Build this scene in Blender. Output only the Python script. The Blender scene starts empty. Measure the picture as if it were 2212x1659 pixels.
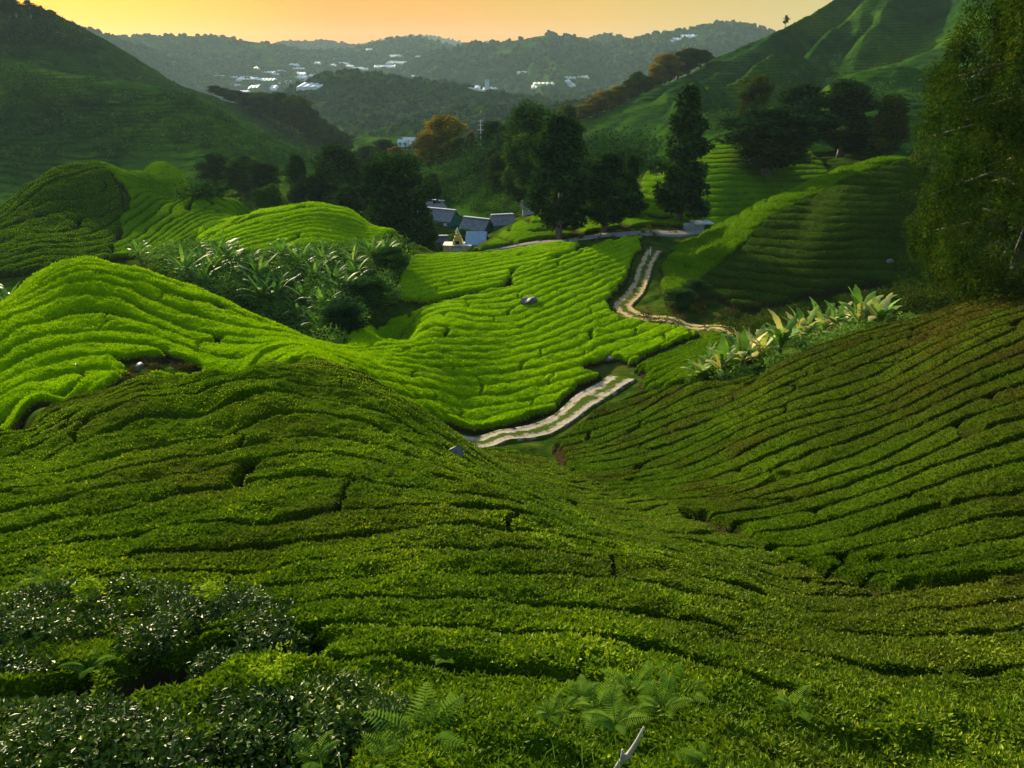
import bpy, math, random
import numpy as np
from mathutils import Vector, Matrix
rng = np.random.default_rng(7)
random.seed(7)
R = math.radians
SC = bpy.context.scene
COL = SC.collection
# ---------------------------------------------------------------- camera maths
# photo coordinates are given on a 2212 x 1659 frame; distances are metres along +Y
FW, FH, FP = 2212.0, 1659.0, 1600.0
HOR = 130.0
PITCH = math.atan((FH/2-HOR)/FP)
CP, SP = math.cos(PITCH), math.sin(PITCH)
CAMZ = 100.0
def uw(x, y):
    """direction through a photo point: sideways and upwards per metre forward"""
    x = np.asarray(x, float); y = np.asarray(y, float)
    dy = y-FH/2
    yy = FP*CP - dy*SP
    return (x-FW/2)/yy, (-FP*SP - dy*CP)/yy
def pix(X, Y, Z):
    Z = Z-CAMZ
    d = Y*CP - Z*SP; up = Y*SP + Z*CP
    return FW/2 + FP*X/d, FH/2 - FP*up/d
# ---------------------------------------------------------------- noise
def _hash(ix, iy, s):
    h = (ix.astype(np.int64)*374761393 + iy.astype(np.int64)*668265263 + s*974634777) & 0x7fffffff
    h = ((h ^ (h >> 13))*1274126177) & 0x7fffffff
    h = (h ^ (h >> 16)) & 0xffff
    return h/65535.0
def vnoise(x, y, s=0):
    ix = np.floor(x); iy = np.floor(y); fx = x-ix; fy = y-iy
    fx = fx*fx*fx*(fx*(fx*6-15)+10); fy = fy*fy*fy*(fy*(fy*6-15)+10)
    a = _hash(ix, iy, s); b = _hash(ix+1, iy, s); c = _hash(ix, iy+1, s); d = _hash(ix+1, iy+1, s)
    return (a+(b-a)*fx+(c-a)*fy+(a-b-c+d)*fx*fy)*2-1
def fbm(x, y, o=4, s=0, g=0.5):
    t = 0; a = 1.0; n = 0
    for i in range(o):
        t = t + a*vnoise(x*2**i+17.3*i, y*2**i-9.1*i, s+i); n += a; a *= g
    return t/n
def sstep(a, b, x):
    t = np.clip((x-a)/(b-a), 0, 1); return t*t*(3-2*t)
# ---------------------------------------------------------------- terrain control points (x, y, distance)
CPTS = """
-300 1659 6.5  0 1659 5.8  500 1659 5.6  1106 1659 5.4  1700 1659 5.6  2212 1659 6.4  2500 1659 6.6
-300 1400 9.2  0 1400 8.8  550 1400 8.8  1106 1400 9.2  1600 1400 9.8  2000 1400 10.8  2212 1400 10.8 2500 1380 11
-300 1250 12.5  0 1250 12  550 1250 12  1106 1240 12.5  1600 1260 14  1900 1300 14.0  2212 1250 14  2500 1230 13.5
-300 1100 17  0 1100 16.5  400 1100 16.5  800 1100 16  1100 1095 17.5
-300 990 23  0 965 23.5  130 899 26  300 828 28.5  450 803 29.5  560 788 30.5  700 792 31  800 816 31.5  900 878 29.5
980 935 28  1060 1000 26.5  1140 1050 24.5  1200 1085 22.5  1330 1140 19.8  1500 1190 17.5  1700 1262 15.4
300 950 22.5  600 960 22  850 970 22.5  150 1020 20  700 880 26  450 880 25.5
-300 930 33  0 915 33  150 868 34  250 820 36  330 812 38
-300 760 42  0 800 40  0 700 46  30 640 56  80 590 58  -100 720 56  -300 760 62
140 568 60  200 565 61  300 577 61  400 612 62  500 655 62  600 700 60  680 738 56  735 764 54
100 640 52  200 700 48  200 800 39  400 700 52  400 785 42  550 740 49  300 640 54  560 778 40
780 790 45  850 825 47  950 885 49  1050 930 50  770 768 52 830 765 58 850 795 53 900 800 56.5 900 760 62 850 735 66 900 700 72 950 840 55 950 780 62 950 740 67 760 740 64 800 745 62
450 600 86  600 600 86  700 650 79  700 720 68  800 600 89  850 640 84  330 560 88
800 705 72  850 660 82  920 640 86  1000 870 56  1100 900 54  1000 800 62  1000 720 71  1000 650 83
1000 600 92  1000 550 103  1200 870 56.5  1200 780 65  1200 700 75  1200 620 87  1200 560 98  1200 525 107
1300 820 60.5  
1700 712 66 1400 740 70  1500 735 67

1400 800 61  1520 800 55  1400 850 55
1200 965 47  1200 1010 40  1300 950 46  1300 1050 33  1420 1097 26.5  1420 900 48  1420 1000 36  1560 840 50  1560 950 36.5  1560 1138 22.5
1700 780 47  1700 900 36  1700 1000 28.5  1700 1212 18.2  1900 700 50  1900 800 40  1900 950 28.5  1900 1100 21  2100 650 45  2100 800 32  2100 1000 22
2212 620 44  2212 800 30  2212 1000 21  2212 1150 16.8  2500 560 42  2500 800 27  2500 1000 19
1500 680 78  1600 690 76  1700 675 76  1900 635 78  1800 655 77  2050 620 78  2212 600 76  2500 560 70
1900 500 88  1900 400 97  1965 333 104  1900 337 105  1820 357 107  1750 387 108.5  1650 432 110  1550 482 112  1480 525 111
1600 560 90  1750 550 86  1750 450 98  2060 420 100  2212 380 106  2500 330 106  1500 600 89  1430 640 85
1210 512 119   1100 525 118  1060 532 116  960 548 116
1100 497 132  1160 466 139  1250 466 142  1320 470 140  1500 480 128  1550 440 138  1600 380 152  1560 322 170  1500 400 148  1400 400 155 1700 330 175
880 530 128  940 545 122  930 460 178  870 482 168  1000 524 150  1050 483 168  900 492 162
930 372 232  1040 322 242  1100 337 238  1000 405 212  1050 440 188  1160 400 195
420 505 107  560 452 117  680 437 119  760 452 119  850 492 113  870 512 111  600 500 103  750 500 107  500 530 97  620 545 95  800 530 104
370 422 136  450 414 136  520 427 134  575 447 130  400 460 124  340 520 110  470 450 126  300 545 102
-300 520 130 -150 500 128  0 447 124  50 402 130  100 372 136  150 354 139  230 351 141  300 362 142 360 384 142  420 402 144  300 352 156  400 378 160 0 540 100  100 480 113  100 555 95
200 450 121  200 540 100  300 440 126
0 405 265  200 385 265  400 395 250  600 420 215  700 430 200 -300 420 260
850 345 350  850 315 500  900 300 560  760 345 400  950 350 330  1150 330 300
-400 60 440  0 118 420  200 168 420  350 193 420  430 212 410  500 252 390  560 292 370  640 332 345  700 362 315
0 250 345  200 300 325  400 330 300  -400 250 340
-400 -60 560  0 36 560  60 44 560 100 38 560 130 56 562 150 71 565  213 90 575  267 116 580 333 151 590  400 184 598  480 210 600  560 245 590  650 285 570  740 318 540  800 345 470
0 130 480 200 178 480 350 205 490 450 235 490 560 300 470
1240 262 390  1300 245 405  1400 200 435  1530 132 475  1650 77 525  1800 2 575  1950 -80 605  2212 -200 620 2500 -330 620
1337 288 290  1440 264 300  1523 227 335  1624 167 375  1708 133 405  1791 73 445  1874 10 485
1580 215 375  1680 150 430  1760 95 480 1600 155 420
1624 123 455  1741 50 505  1824 3 535
1650 215 350  1740 160 395  1810 130 430  1841 113 405  1891 57 445  1941 7 485
1930 140 370  1960 60 430  1824 187 300  1974 180 290  2212 150 290  1800 230 230  1974 240 220  2212 250 210  1700 250 255  1560 260 270
1400 320 230  1300 330 240  1250 350 230
"""
GPTS = """
-60 980 26.6  0 946 28  60 912 30  130 880 32.2
1415 540 106  1390 580 100  1385 605 96  1368 640 89  1340 662 84  1368 685 79.5  1450 690 76.5  1560 705 72  1400 515 113
1080 940 50  1150 935 51.5  1220 905 53.5  1270 862 57  1330 828 60.5  1365 815 62
1300 503 121  1470 497 121
"""
TEAH = 0.75
# hidden ground behind crests: x (world), distance, height relative to the camera
HPTS = """
-5 2 -5.4  0 2 -5.2  5 2 -5.4  -5 3.5 -6.2  0 3.5 -6.1  5 3.5 -6.2
-22 29 -16.5  -14 35 -18.5  -6 38 -19.5  1 38 -22
-38 70 -27  -22 72 -29  -48 74 -26 -12 74 -31
-55 152 -36  -30 160 -40  -75 152 -32 -18 140 -38  -100 150 -30
60 125 -26  80 130 -22  45 140 -27 100 125 -16 70 150 -22
-90 200 -46  -50 200 -46  -20 200 -40
-8 300 -66 20 310 -64 10 280 -60  40 290 -52  -150 200 -44
"""
def _parse(s):
    a = np.array([float(t) for t in s.split()]); return a.reshape(-1, 3)
# ground falls away behind the skylines of the two mountains
for (x, y, D) in _parse("1240 262 390  1300 245 405  1400 200 435  1530 132 475  1650 77 525  1800 2 575 1950 -80 600"):
    u_, w_ = uw(x, y); CB = 1.12
    HPTS += "\n%f %f %f %f %f %f" % (u_*D*CB, D*CB, (w_-0.035)*D*CB, u_*D*1.25, D*1.25, (w_-0.10)*D*1.25)
for (x, y, D) in _parse("1960 337 105 1820 357 107 1650 432 110 680 437 119 560 452 117 200 352 139 50 402 130 300 353 152 450 414 136 850 492 113"):
    u_, w_ = uw(x, y); HPTS += "\n%f %f %f" % (u_*D*1.1, D*1.1, (w_-0.05)*D*1.1)
_c = _parse(CPTS); _u, _w = uw(_c[:, 0], _c[:, 1])
_h = _parse(HPTS); _g = _parse(GPTS); _gu, _gw = uw(_g[:, 0], _g[:, 1])
PU = np.concatenate([_u, _gu, _h[:, 0]/_h[:, 1]]); PV = np.log(np.concatenate([_c[:, 2], _g[:, 2], _h[:, 1]]))
PW = np.concatenate([_w, _gw+TEAH/_g[:, 2], _h[:, 2]/_h[:, 1]])
VS = 0.42
def _k(r2): return 0.5*r2*np.log(r2+1e-12)
def tps_fit(a, b, w, lam):
    n = len(a)
    K = _k((a[:, None]-a[None])**2+(b[:, None]-b[None])**2) + lam*np.eye(n)
    Q = np.stack([np.ones(n), a, b], 1)
    M = np.zeros((n+3, n+3)); M[:n, :n] = K; M[:n, n:] = Q; M[n:, :n] = Q.T
    return np.linalg.solve(M, np.concatenate([w, np.zeros(3)]))
def tps_eval(c, a, b, x, y):
    out = np.empty(x.size); xf = x.ravel(); yf = y.ravel(); n = len(a)
    for i in range(0, xf.size, 20000):
        xx = xf[i:i+20000]; yy = yf[i:i+20000]
        out[i:i+20000] = _k((xx[:, None]-a)**2+(yy[:, None]-b)**2)@c[:n] + c[n]+c[n+1]*xx+c[n+2]*yy
    return out.reshape(x.shape)
_coef = tps_fit(PU, PV*VS, PW, 2e-4)
U0, U1, V0, V1 = -1.30, 1.30, math.log(2.0), math.log(640.0)
NU, NV = 330, 420
GU = np.linspace(U0, U1, NU); GV = np.linspace(V0, V1, NV)
GW = tps_eval(_coef, PU, PV*VS, *np.meshgrid(GU, GV*VS, indexing='ij'))
def _cubic(t):
    return (-.5*t+t*t-.5*t**3, 1-2.5*t*t+1.5*t**3, .5*t+2*t*t-1.5*t**3, -.5*t*t+.5*t**3)
def terr_w(u, v):
    """smooth ground: height per metre forward, Catmull-Rom on the grid"""
    a = np.clip((u-U0)/(U1-U0)*(NU-1), 1, NU-2.001); b = np.clip((v-V0)/(V1-V0)*(NV-1), 1, NV-2.001)
    i = np.floor(a).astype(int); j = np.floor(b).astype(int); wa = _cubic(a-i); wb = _cubic(b-j)
    r = 0
    for p in range(4):
        q = 0
        for s in range(4): q = q + wb[s]*GW[i+p-1, j+s-1]
        r = r+wa[p]*q
    return r
def ground(X, Y):
    X = np.asarray(X, float); Y = np.asarray(Y, float)
    return CAMZ + Y*terr_w(X/Y, np.log(Y))
_vs = np.linspace(math.log(3.0), V1, 2600)
def hit(x, y, ymin=3.0, ymax=640.0, n=1):
    """world point where the ray through photo point (x, y) meets the ground"""
    u, w = uw(x, y); vs = _vs[(_vs > math.log(ymin)) & (_vs < math.log(ymax))]
    t = terr_w(np.full(vs.shape, float(u)), vs)
    k = np.nonzero(t >= w)[0]
    j = k[0] if len(k) else int(np.argmax(t))
    Y = math.exp(vs[j]); return np.array([u*Y, Y, CAMZ+t[j]*Y])
QUICK = 0
LEAVES_A, LEAVES_D, LEAVES_B = (60000, 20000, 30000) if QUICK else (620000, 200000, 300000)
HAZE = 6.0e-5
EXPO = 1.15
SKYS = 0.12
DENO = True
# ---------------------------------------------------------------- object helpers
def tag(o, label=None, cat=None, group=None, kind=None):
    if label: o['label'] = label
    if cat: o['category'] = cat
    if group: o['group'] = group
    if kind: o['kind'] = kind
    return o
def mesh(name, verts, faces, mats, parent=None, smooth=True, fcol=None, midx=None):
    """faces: (n,3) or (n,4) array or a list of such arrays"""
    me = bpy.data.meshes.new(name)
    fl = faces if isinstance(faces, list) else [faces]
    fl = [np.asarray(f, np.int32) for f in fl if len(f)]
    verts = np.asarray(verts, np.float32)
    me.vertices.add(len(verts)); me.vertices.foreach_set('co', verts.ravel())
    nl = sum(f.size for f in fl); nf = sum(len(f) for f in fl)
    me.loops.add(nl); me.loops.foreach_set('vertex_index', np.concatenate([f.ravel() for f in fl]))
    tot = np.concatenate([np.full(len(f), f.shape[1], np.int32) for f in fl])
    st = np.zeros(nf, np.int32); st[1:] = np.cumsum(tot)[:-1]
    me.polygons.add(nf); me.polygons.foreach_set('loop_start', st)
    sm = np.full(nf, smooth) if isinstance(smooth, bool) else smooth
    me.polygons.foreach_set('use_smooth', sm)
    if midx is not None: me.polygons.foreach_set('material_index', np.asarray(midx, np.int32))
    me.update(calc_edges=True)
    if fcol is not None:
        at = me.attributes.new('tint', 'FLOAT', 'FACE'); at.data.foreach_set('value', np.asarray(fcol, np.float32))
    for m in (mats if isinstance(mats, (list, tuple)) else [mats]): me.materials.append(m)
    o = bpy.data.objects.new(name, me); COL.objects.link(o)
    if parent is not None: o.parent = parent
    return o
def empty(name, loc, rz=0.0, sc=1.0):
    o = bpy.data.objects.new(name, None); COL.objects.link(o)
    o.location = loc; o.rotation_euler = (0, 0, rz)
    o.scale = (sc, sc, sc) if isinstance(sc, (int, float)) else sc
    o.empty_display_size = 0.2
    return o
def grid_faces(keep, nu, nv):
    """quads of a (nu, nv) grid whose four corners are kept; returns faces and vertex ids used"""
    k = keep[:-1, :-1] & keep[1:, :-1] & keep[1:, 1:] & keep[:-1, 1:]
    i, j = np.nonzero(k); a = i*nv+j
    f = np.stack([a, a+nv, a+nv+1, a+1], 1)
    used = np.unique(f); mp = np.full(nu*nv, -1, np.int64); mp[used] = np.arange(len(used))
    return mp[f], used
class MB:
    """collects simple shapes for one mesh"""
    def __init__(s): s.v = []; s.f3 = []; s.f4 = []; s.n = 0
    def add(s, v, f4=None, f3=None):
        v = np.asarray(v, float)
        if f4 is not None and len(f4): s.f4.append(np.asarray(f4)+s.n)
        if f3 is not None and len(f3): s.f3.append(np.asarray(f3)+s.n)
        s.v.append(v); s.n += len(v)
    def box(s, x0, x1, y0, y1, z0, z1, taper=0.0, T=None):
        t = taper
        v = [(x0, y0, z0), (x1, y0, z0), (x1, y1, z0), (x0, y1, z0), (x0+t, y0+t, z1), (x1-t, y0+t, z1), (x1-t, y1-t, z1), (x0+t, y1-t, z1)]
        if T is not None: v = [tuple(T@Vector(p)) for p in v]
        s.add(v, [(0, 3, 2, 1), (4, 5, 6, 7), (0, 1, 5, 4), (1, 2, 6, 5), (2, 3, 7, 6), (3, 0, 4, 7)])
    def tube(s, pts, rad, n=7, cap=True):
        pts = np.asarray(pts, float); m = len(pts)
        rad = np.broadcast_to(np.asarray(rad, float), (m,))
        d = np.gradient(pts, axis=0); d /= np.linalg.norm(d, axis=1)[:, None]+1e-9
        ref = np.array([1.0, 0, 0]) if abs(d[0, 0]) < .8 else np.array([0, 1.0, 0])
        a = np.cross(d, ref); a /= np.linalg.norm(a, axis=1)[:, None]+1e-9; b = np.cross(d, a)
        t = np.arange(n)*2*np.pi/n
        v = (pts[:, None]+rad[:, None, None]*(np.cos(t)[None, :, None]*a[:, None]+np.sin(t)[None, :, None]*b[:, None])).reshape(-1, 3)
        f = []
        for i in range(m-1):
            for k in range(n):
                f.append((i*n+k, i*n+(k+1) % n, (i+1)*n+(k+1) % n, (i+1)*n+k))
        f3 = []
        if cap:
            v = np.concatenate([v, pts[:1], pts[-1:]])
            for k in range(n):
                f3.append((m*n, (k+1) % n, k)); f3.append((m*n+1, (m-1)*n+k, (m-1)*n+(k+1) % n))
        s.add(v, f, f3)
    def build(s, name, mat, parent=None, smooth=True):
        fl = []
        if s.f4: fl.append(np.concatenate(s.f4))
        if s.f3: fl.append(np.concatenate(s.f3))
        return mesh(name, np.concatenate(s.v), fl, mat, parent, smooth)
# ---------------------------------------------------------------- materials
def newmat(name):
    m = bpy.data.materials.new(name); m.use_nodes = True
    nt = m.node_tree; b = nt.nodes['Principled BSDF']
    return m, nt, b
def ramp(nt, fac, stops):
    r = nt.nodes.new('ShaderNodeValToRGB'); e = r.color_ramp.elements
    while len(e) < len(stops): e.new(0.5)
    for k, (p, c) in enumerate(stops): e[k].position = p; e[k].color = (*c, 1)
    nt.links.new(fac, r.inputs['Fac']); return r.outputs['Color']
def noise(nt, scale, detail=4, rough=0.55, vec=None, dist=0.0):
    n = nt.nodes.new('ShaderNodeTexNoise'); n.inputs['Scale'].default_value = scale
    n.inputs['Detail'].default_value = detail; n.inputs['Roughness'].default_value = rough; n.inputs['Distortion'].default_value = dist
    if vec is not None: nt.links.new(vec, n.inputs['Vector'])
    return n.outputs['Fac']
def mix(nt, fac, a, b, mode='MIX'):
    m = nt.nodes.new('ShaderNodeMix'); m.data_type = 'RGBA'; m.blend_type = mode
    if isinstance(fac, (int, float)): m.inputs[0].default_value = fac
    else: nt.links.new(fac, m.inputs[0])
    for s, i in ((a, 6), (b, 7)):
        if isinstance(s, tuple): m.inputs[i].default_value = (*s, 1)
        else: nt.links.new(s, m.inputs[i])
    return m.outputs[2]
def bump(nt, bsdf, h, strength, dist):
    b = nt.nodes.new('ShaderNodeBump'); b.inputs['Strength'].default_value = strength; b.inputs['Distance'].default_value = dist
    nt.links.new(h, b.inputs['Height']); nt.links.new(b.outputs['Normal'], bsdf.inputs['Normal'])
def geo_pos(nt):
    return nt.nodes.new('ShaderNodeNewGeometry').outputs['Position']
def attr(nt, name):
    a = nt.nodes.new('ShaderNodeAttribute'); a.attribute_name = name; return a.outputs['Fac']
def mul(nt, c, f):
    return mix(nt, 1.0, c, (f, f, f), 'MULTIPLY')
def browning(nt, p, c, brown, amt, bx):
    """patches of old rust coloured leaf; bx: more of it away to the right of the valley"""
    f = ramp(nt, noise(nt, 0.16, 4, 0.65, p), [(0.48, G(0, 0, 0)), (0.66, G(amt, amt, amt))])
    if bx:
        s = nt.nodes.new('ShaderNodeSeparateXYZ'); nt.links.new(p, s.inputs[0])
        m = nt.nodes.new('ShaderNodeMapRange'); m.inputs[1].default_value = bx[0]; m.inputs[2].default_value = bx[1]; nt.links.new(s.outputs['X'], m.inputs[0])
        g = ramp(nt, noise(nt, 0.3, 4, 0.7, p), [(0.35, G(.25, .25, .25)), (0.6, G(1, 1, 1))])
        f = mix(nt, 1.0, f, mix(nt, m.outputs[0], G(0, 0, 0), g), 'LIGHTEN')
        q = nt.nodes.new('ShaderNodeMath'); q.operation = 'MULTIPLY'; nt.links.new(f, q.inputs[0]); q.inputs[1].default_value = 0.8; f = q.outputs[0]
    return mix(nt, f, c, brown)
def foliage_mat(name, stops, rough=0.8, spec=0.0, scl=0.35, transl=0.25, tintw=0.6, fine=9.0, brown=None, bamt=0.0, bx=False):
    """leaf material: colour from slow patches plus a per-leaf tint; thin leaves let light through"""
    m, nt, b = newmat(name); p = geo_pos(nt)
    n1 = noise(nt, scl, 3, 0.6, p); n2 = noise(nt, fine, 2, 0.6, p)
    ma = nt.nodes.new('ShaderNodeMath'); ma.operation = 'MULTIPLY_ADD'; nt.links.new(attr(nt, 'tint'), ma.inputs[0]); ma.inputs[1].default_value = tintw
    m2 = nt.nodes.new('ShaderNodeMath'); m2.operation = 'MULTIPLY_ADD'; nt.links.new(n1, m2.inputs[0]); m2.inputs[1].default_value = 0.9; m2.inputs[2].default_value = -0.22-0.15*tintw
    nt.links.new(m2.outputs[0], ma.inputs[2])
    m3 = nt.nodes.new('ShaderNodeMath'); m3.operation = 'MULTIPLY_ADD'; nt.links.new(n2, m3.inputs[0]); m3.inputs[1].default_value = 0.35; nt.links.new(ma.outputs[0], m3.inputs[2])
    c = ramp(nt, m3.outputs[0], stops)
    if brown: c = browning(nt, p, c, brown, bamt, bx)
    nt.links.new(c, b.inputs['Base Color']); b.inputs['Roughness'].default_value = rough; b.inputs['Specular IOR Level'].default_value = spec
    if transl > 0:
        t = nt.nodes.new('ShaderNodeBsdfTranslucent'); nt.links.new(mix(nt, 1.0, c, (1.0, 1.0, 0.55), 'MULTIPLY'), t.inputs['Color'])
        s = nt.nodes.new('ShaderNodeMixShader'); s.inputs[0].default_value = transl
        nt.links.new(b.outputs[0], s.inputs[1]); nt.links.new(t.outputs[0], s.inputs[2])
        nt.links.new(s.outputs[0], nt.nodes['Material Output'].inputs['Surface'])
    return m
def canopy_mat(name, stops, stem=(0.03, 0.022, 0.012), scl=0.12, bs=0.6, brown=None, bamt=0.0, bx=False):
    """clipped tea canopy seen as a surface: patches, leaf grain, woody undersides where the hedge drops"""
    m, nt, b = newmat(name); p = geo_pos(nt)
    n1 = noise(nt, scl, 4, 0.6, p); n2 = noise(nt, 1.7, 3, 0.6, p); n3 = noise(nt, 14.0, 3, 0.7, p)
    a = nt.nodes.new('ShaderNodeMath'); a.operation = 'MULTIPLY_ADD'; nt.links.new(n2, a.inputs[0]); a.inputs[1].default_value = 0.45; nt.links.new(n1, a.inputs[2])
    d = nt.nodes.new('ShaderNodeMath'); d.operation = 'MULTIPLY_ADD'; nt.links.new(n3, d.inputs[0]); d.inputs[1].default_value = 0.8; nt.links.new(a.outputs[0], d.inputs[2])
    e = nt.nodes.new('ShaderNodeMath'); e.operation = 'MULTIPLY_ADD'; nt.links.new(d.outputs[0], e.inputs[0]); e.inputs[1].default_value = 0.75; e.inputs[2].default_value = -0.35
    c = ramp(nt, e.outputs[0], stops)
    if brown: c = browning(nt, p, c, brown, bamt, bx)
    c = mix(nt, attr(nt, 'depth'), c, stem)
    nt.links.new(c, b.inputs['Base Color']); b.inputs['Roughness'].default_value = 0.95; b.inputs['Specular IOR Level'].default_value = 0.0
    bump(nt, b, n3, bs, 0.12)
    return m
# ---------------------------------------------------------------- tea plots
def poly_xy(s):
    a = _parse(s); u, w = uw(a[:, 0], a[:, 1]); return np.stack([u*a[:, 2], a[:, 2]], 1)
def poly_sd(P, X, Y):
    """signed distance (inside positive) to a closed polygon, points as flat arrays"""
    d2 = np.full(X.shape, 1e18); ins = np.zeros(X.shape, bool)
    n = len(P)
    for i in range(n):
        ax, ay = P[i]; bx, by = P[(i+1) % n]; ex, ey = bx-ax, by-ay
        t = np.clip(((X-ax)*ex+(Y-ay)*ey)/(ex*ex+ey*ey+1e-12), 0, 1)
        d2 = np.minimum(d2, (X-ax-t*ex)**2+(Y-ay-t*ey)**2)
        c = (ay > Y) != (by > Y)
        with np.errstate(divide='ignore', invalid='ignore'):
            ins ^= c & (X < (bx-ax)*(Y-ay)/(by-ay+1e-30)+ax)
    return np.where(ins, 1, -1)*np.sqrt(d2)
def line_dist(P, X, Y):
    d2 = np.full(X.shape, 1e18)
    for i in range(len(P)-1):
        ax, ay = P[i][:2]; bx, by = P[i+1][:2]; ex, ey = bx-ax, by-ay
        t = np.clip(((X-ax)*ex+(Y-ay)*ey)/(ex*ex+ey*ey+1e-12), 0, 1)
        d2 = np.minimum(d2, (X-ax-t*ex)**2+(Y-ay-t*ey)**2)
    return np.sqrt(d2)
def phase_field(strokes, pitch, yr, reg=0.02):
    """row phase whose level lines follow the strokes; strokes run left to right across the photo"""
    S = []; N = []
    for st in strokes:
        q = np.array([hit(x, y, *yr)[:2] for x, y in st])
        # resample
        seg = np.linalg.norm(np.diff(q, axis=0), axis=1); s = np.concatenate([[0], np.cumsum(seg)])
        m = max(3, int(s[-1]/2.5)); ss = np.linspace(0, s[-1], m)
        q = np.stack([np.interp(ss, s, q[:, 0]), np.interp(ss, s, q[:, 1])], 1)
        d = np.diff(q, axis=0); L = np.linalg.norm(d, axis=1); ok = L > 0.2
        mid = (q[1:]+q[:-1])/2
        S.append(mid[ok]); N.append((np.stack([-d[:, 1], d[:, 0]], 1)/L[:, None])[ok])
    S = np.concatenate(S); N = np.concatenate(N)
    sc = np.array([S[:, 0].std()+1, S[:, 1].std()+1]).mean()
    k = max(1, len(S)//70); C = S[::k]
    sg = 0.55*sc
    def basis(P, der=None):
        D = P[:, None]-C[None]; g = np.exp(-(D**2).sum(2)/(2*sg*sg))
        if der is None: return np.concatenate([g, P], 1)
        gx = -D[:, :, der]/sg**2*g; e = np.zeros((len(P), 2)); e[:, der] = 1
        return np.concatenate([gx, e], 1)
    Ax, Ay = basis(S, 0), basis(S, 1)
    T = np.stack([N[:, 1], -N[:, 0]], 1)
    A = np.concatenate([Ax*N[:, :1]+Ay*N[:, 1:], 2.0*(Ax*T[:, :1]+Ay*T[:, 1:]), reg*np.eye(Ax.shape[1])])
    b = np.concatenate([1/(pitch(S) if callable(pitch) else np.full(len(S), pitch)), np.zeros(len(S)), np.zeros(Ax.shape[1])])
    co = np.linalg.lstsq(A, b, rcond=None)[0]
    def f(X, Y):
        out = np.empty(X.size); P = np.stack([X.ravel(), Y.ravel()], 1)
        for i in range(0, len(P), 40000): out[i:i+40000] = basis(P[i:i+40000])@co
        return out.reshape(X.shape)
    return f
def coarse(f, X, Y, n=8):
    """evaluate f on every n-th grid line and interpolate back"""
    a, b = X.shape; ia = np.unique(np.append(np.arange(0, a, n), a-1)); ib = np.unique(np.append(np.arange(0, b, n), b-1))
    g = f(X[np.ix_(ia, ib)], Y[np.ix_(ia, ib)])
    t = np.empty((a, len(ib)))
    for j in range(len(ib)): t[:, j] = np.interp(np.arange(a), ia, g[:, j])
    o = np.empty((a, b))
    for i in range(a): o[i] = np.interp(np.arange(b), ib, t[i])
    return o
HOLES = []      # places kept clear of tea: (x, y, radius)
TRACKS = []     # kept clear: (polyline, half width)
def leaf_quads(P, Nn, size, tilt, asp=0.45, seed=0):
    """one folded leaf (two triangles along a midrib) per point"""
    r = np.random.default_rng(seed); n = len(P)
    D = r.normal(size=(n, 3)); D[:, 2] = D[:, 2]*0.4+tilt; D += Nn*0.5
    D /= np.linalg.norm(D, axis=1)[:, None]
    S = np.cross(D, Nn+r.normal(size=(n, 3))*0.5); S /= np.linalg.norm(S, axis=1)[:, None]+1e-9
    Up = np.cross(S, D); L = size[:, None]; W = L*asp
    v = np.empty((n, 4, 3))
    v[:, 0] = P; v[:, 1] = P+D*L*0.5+S*W*0.5+Up*L*0.10; v[:, 2] = P+D*L; v[:, 3] = P+D*L*0.5-S*W*0.5+Up*L*0.10
    a = np.arange(n)*4
    return v.reshape(-1, 3), np.concatenate([np.stack([a, a+1, a+2], 1), np.stack([a, a+2, a+3], 1)])
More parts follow.
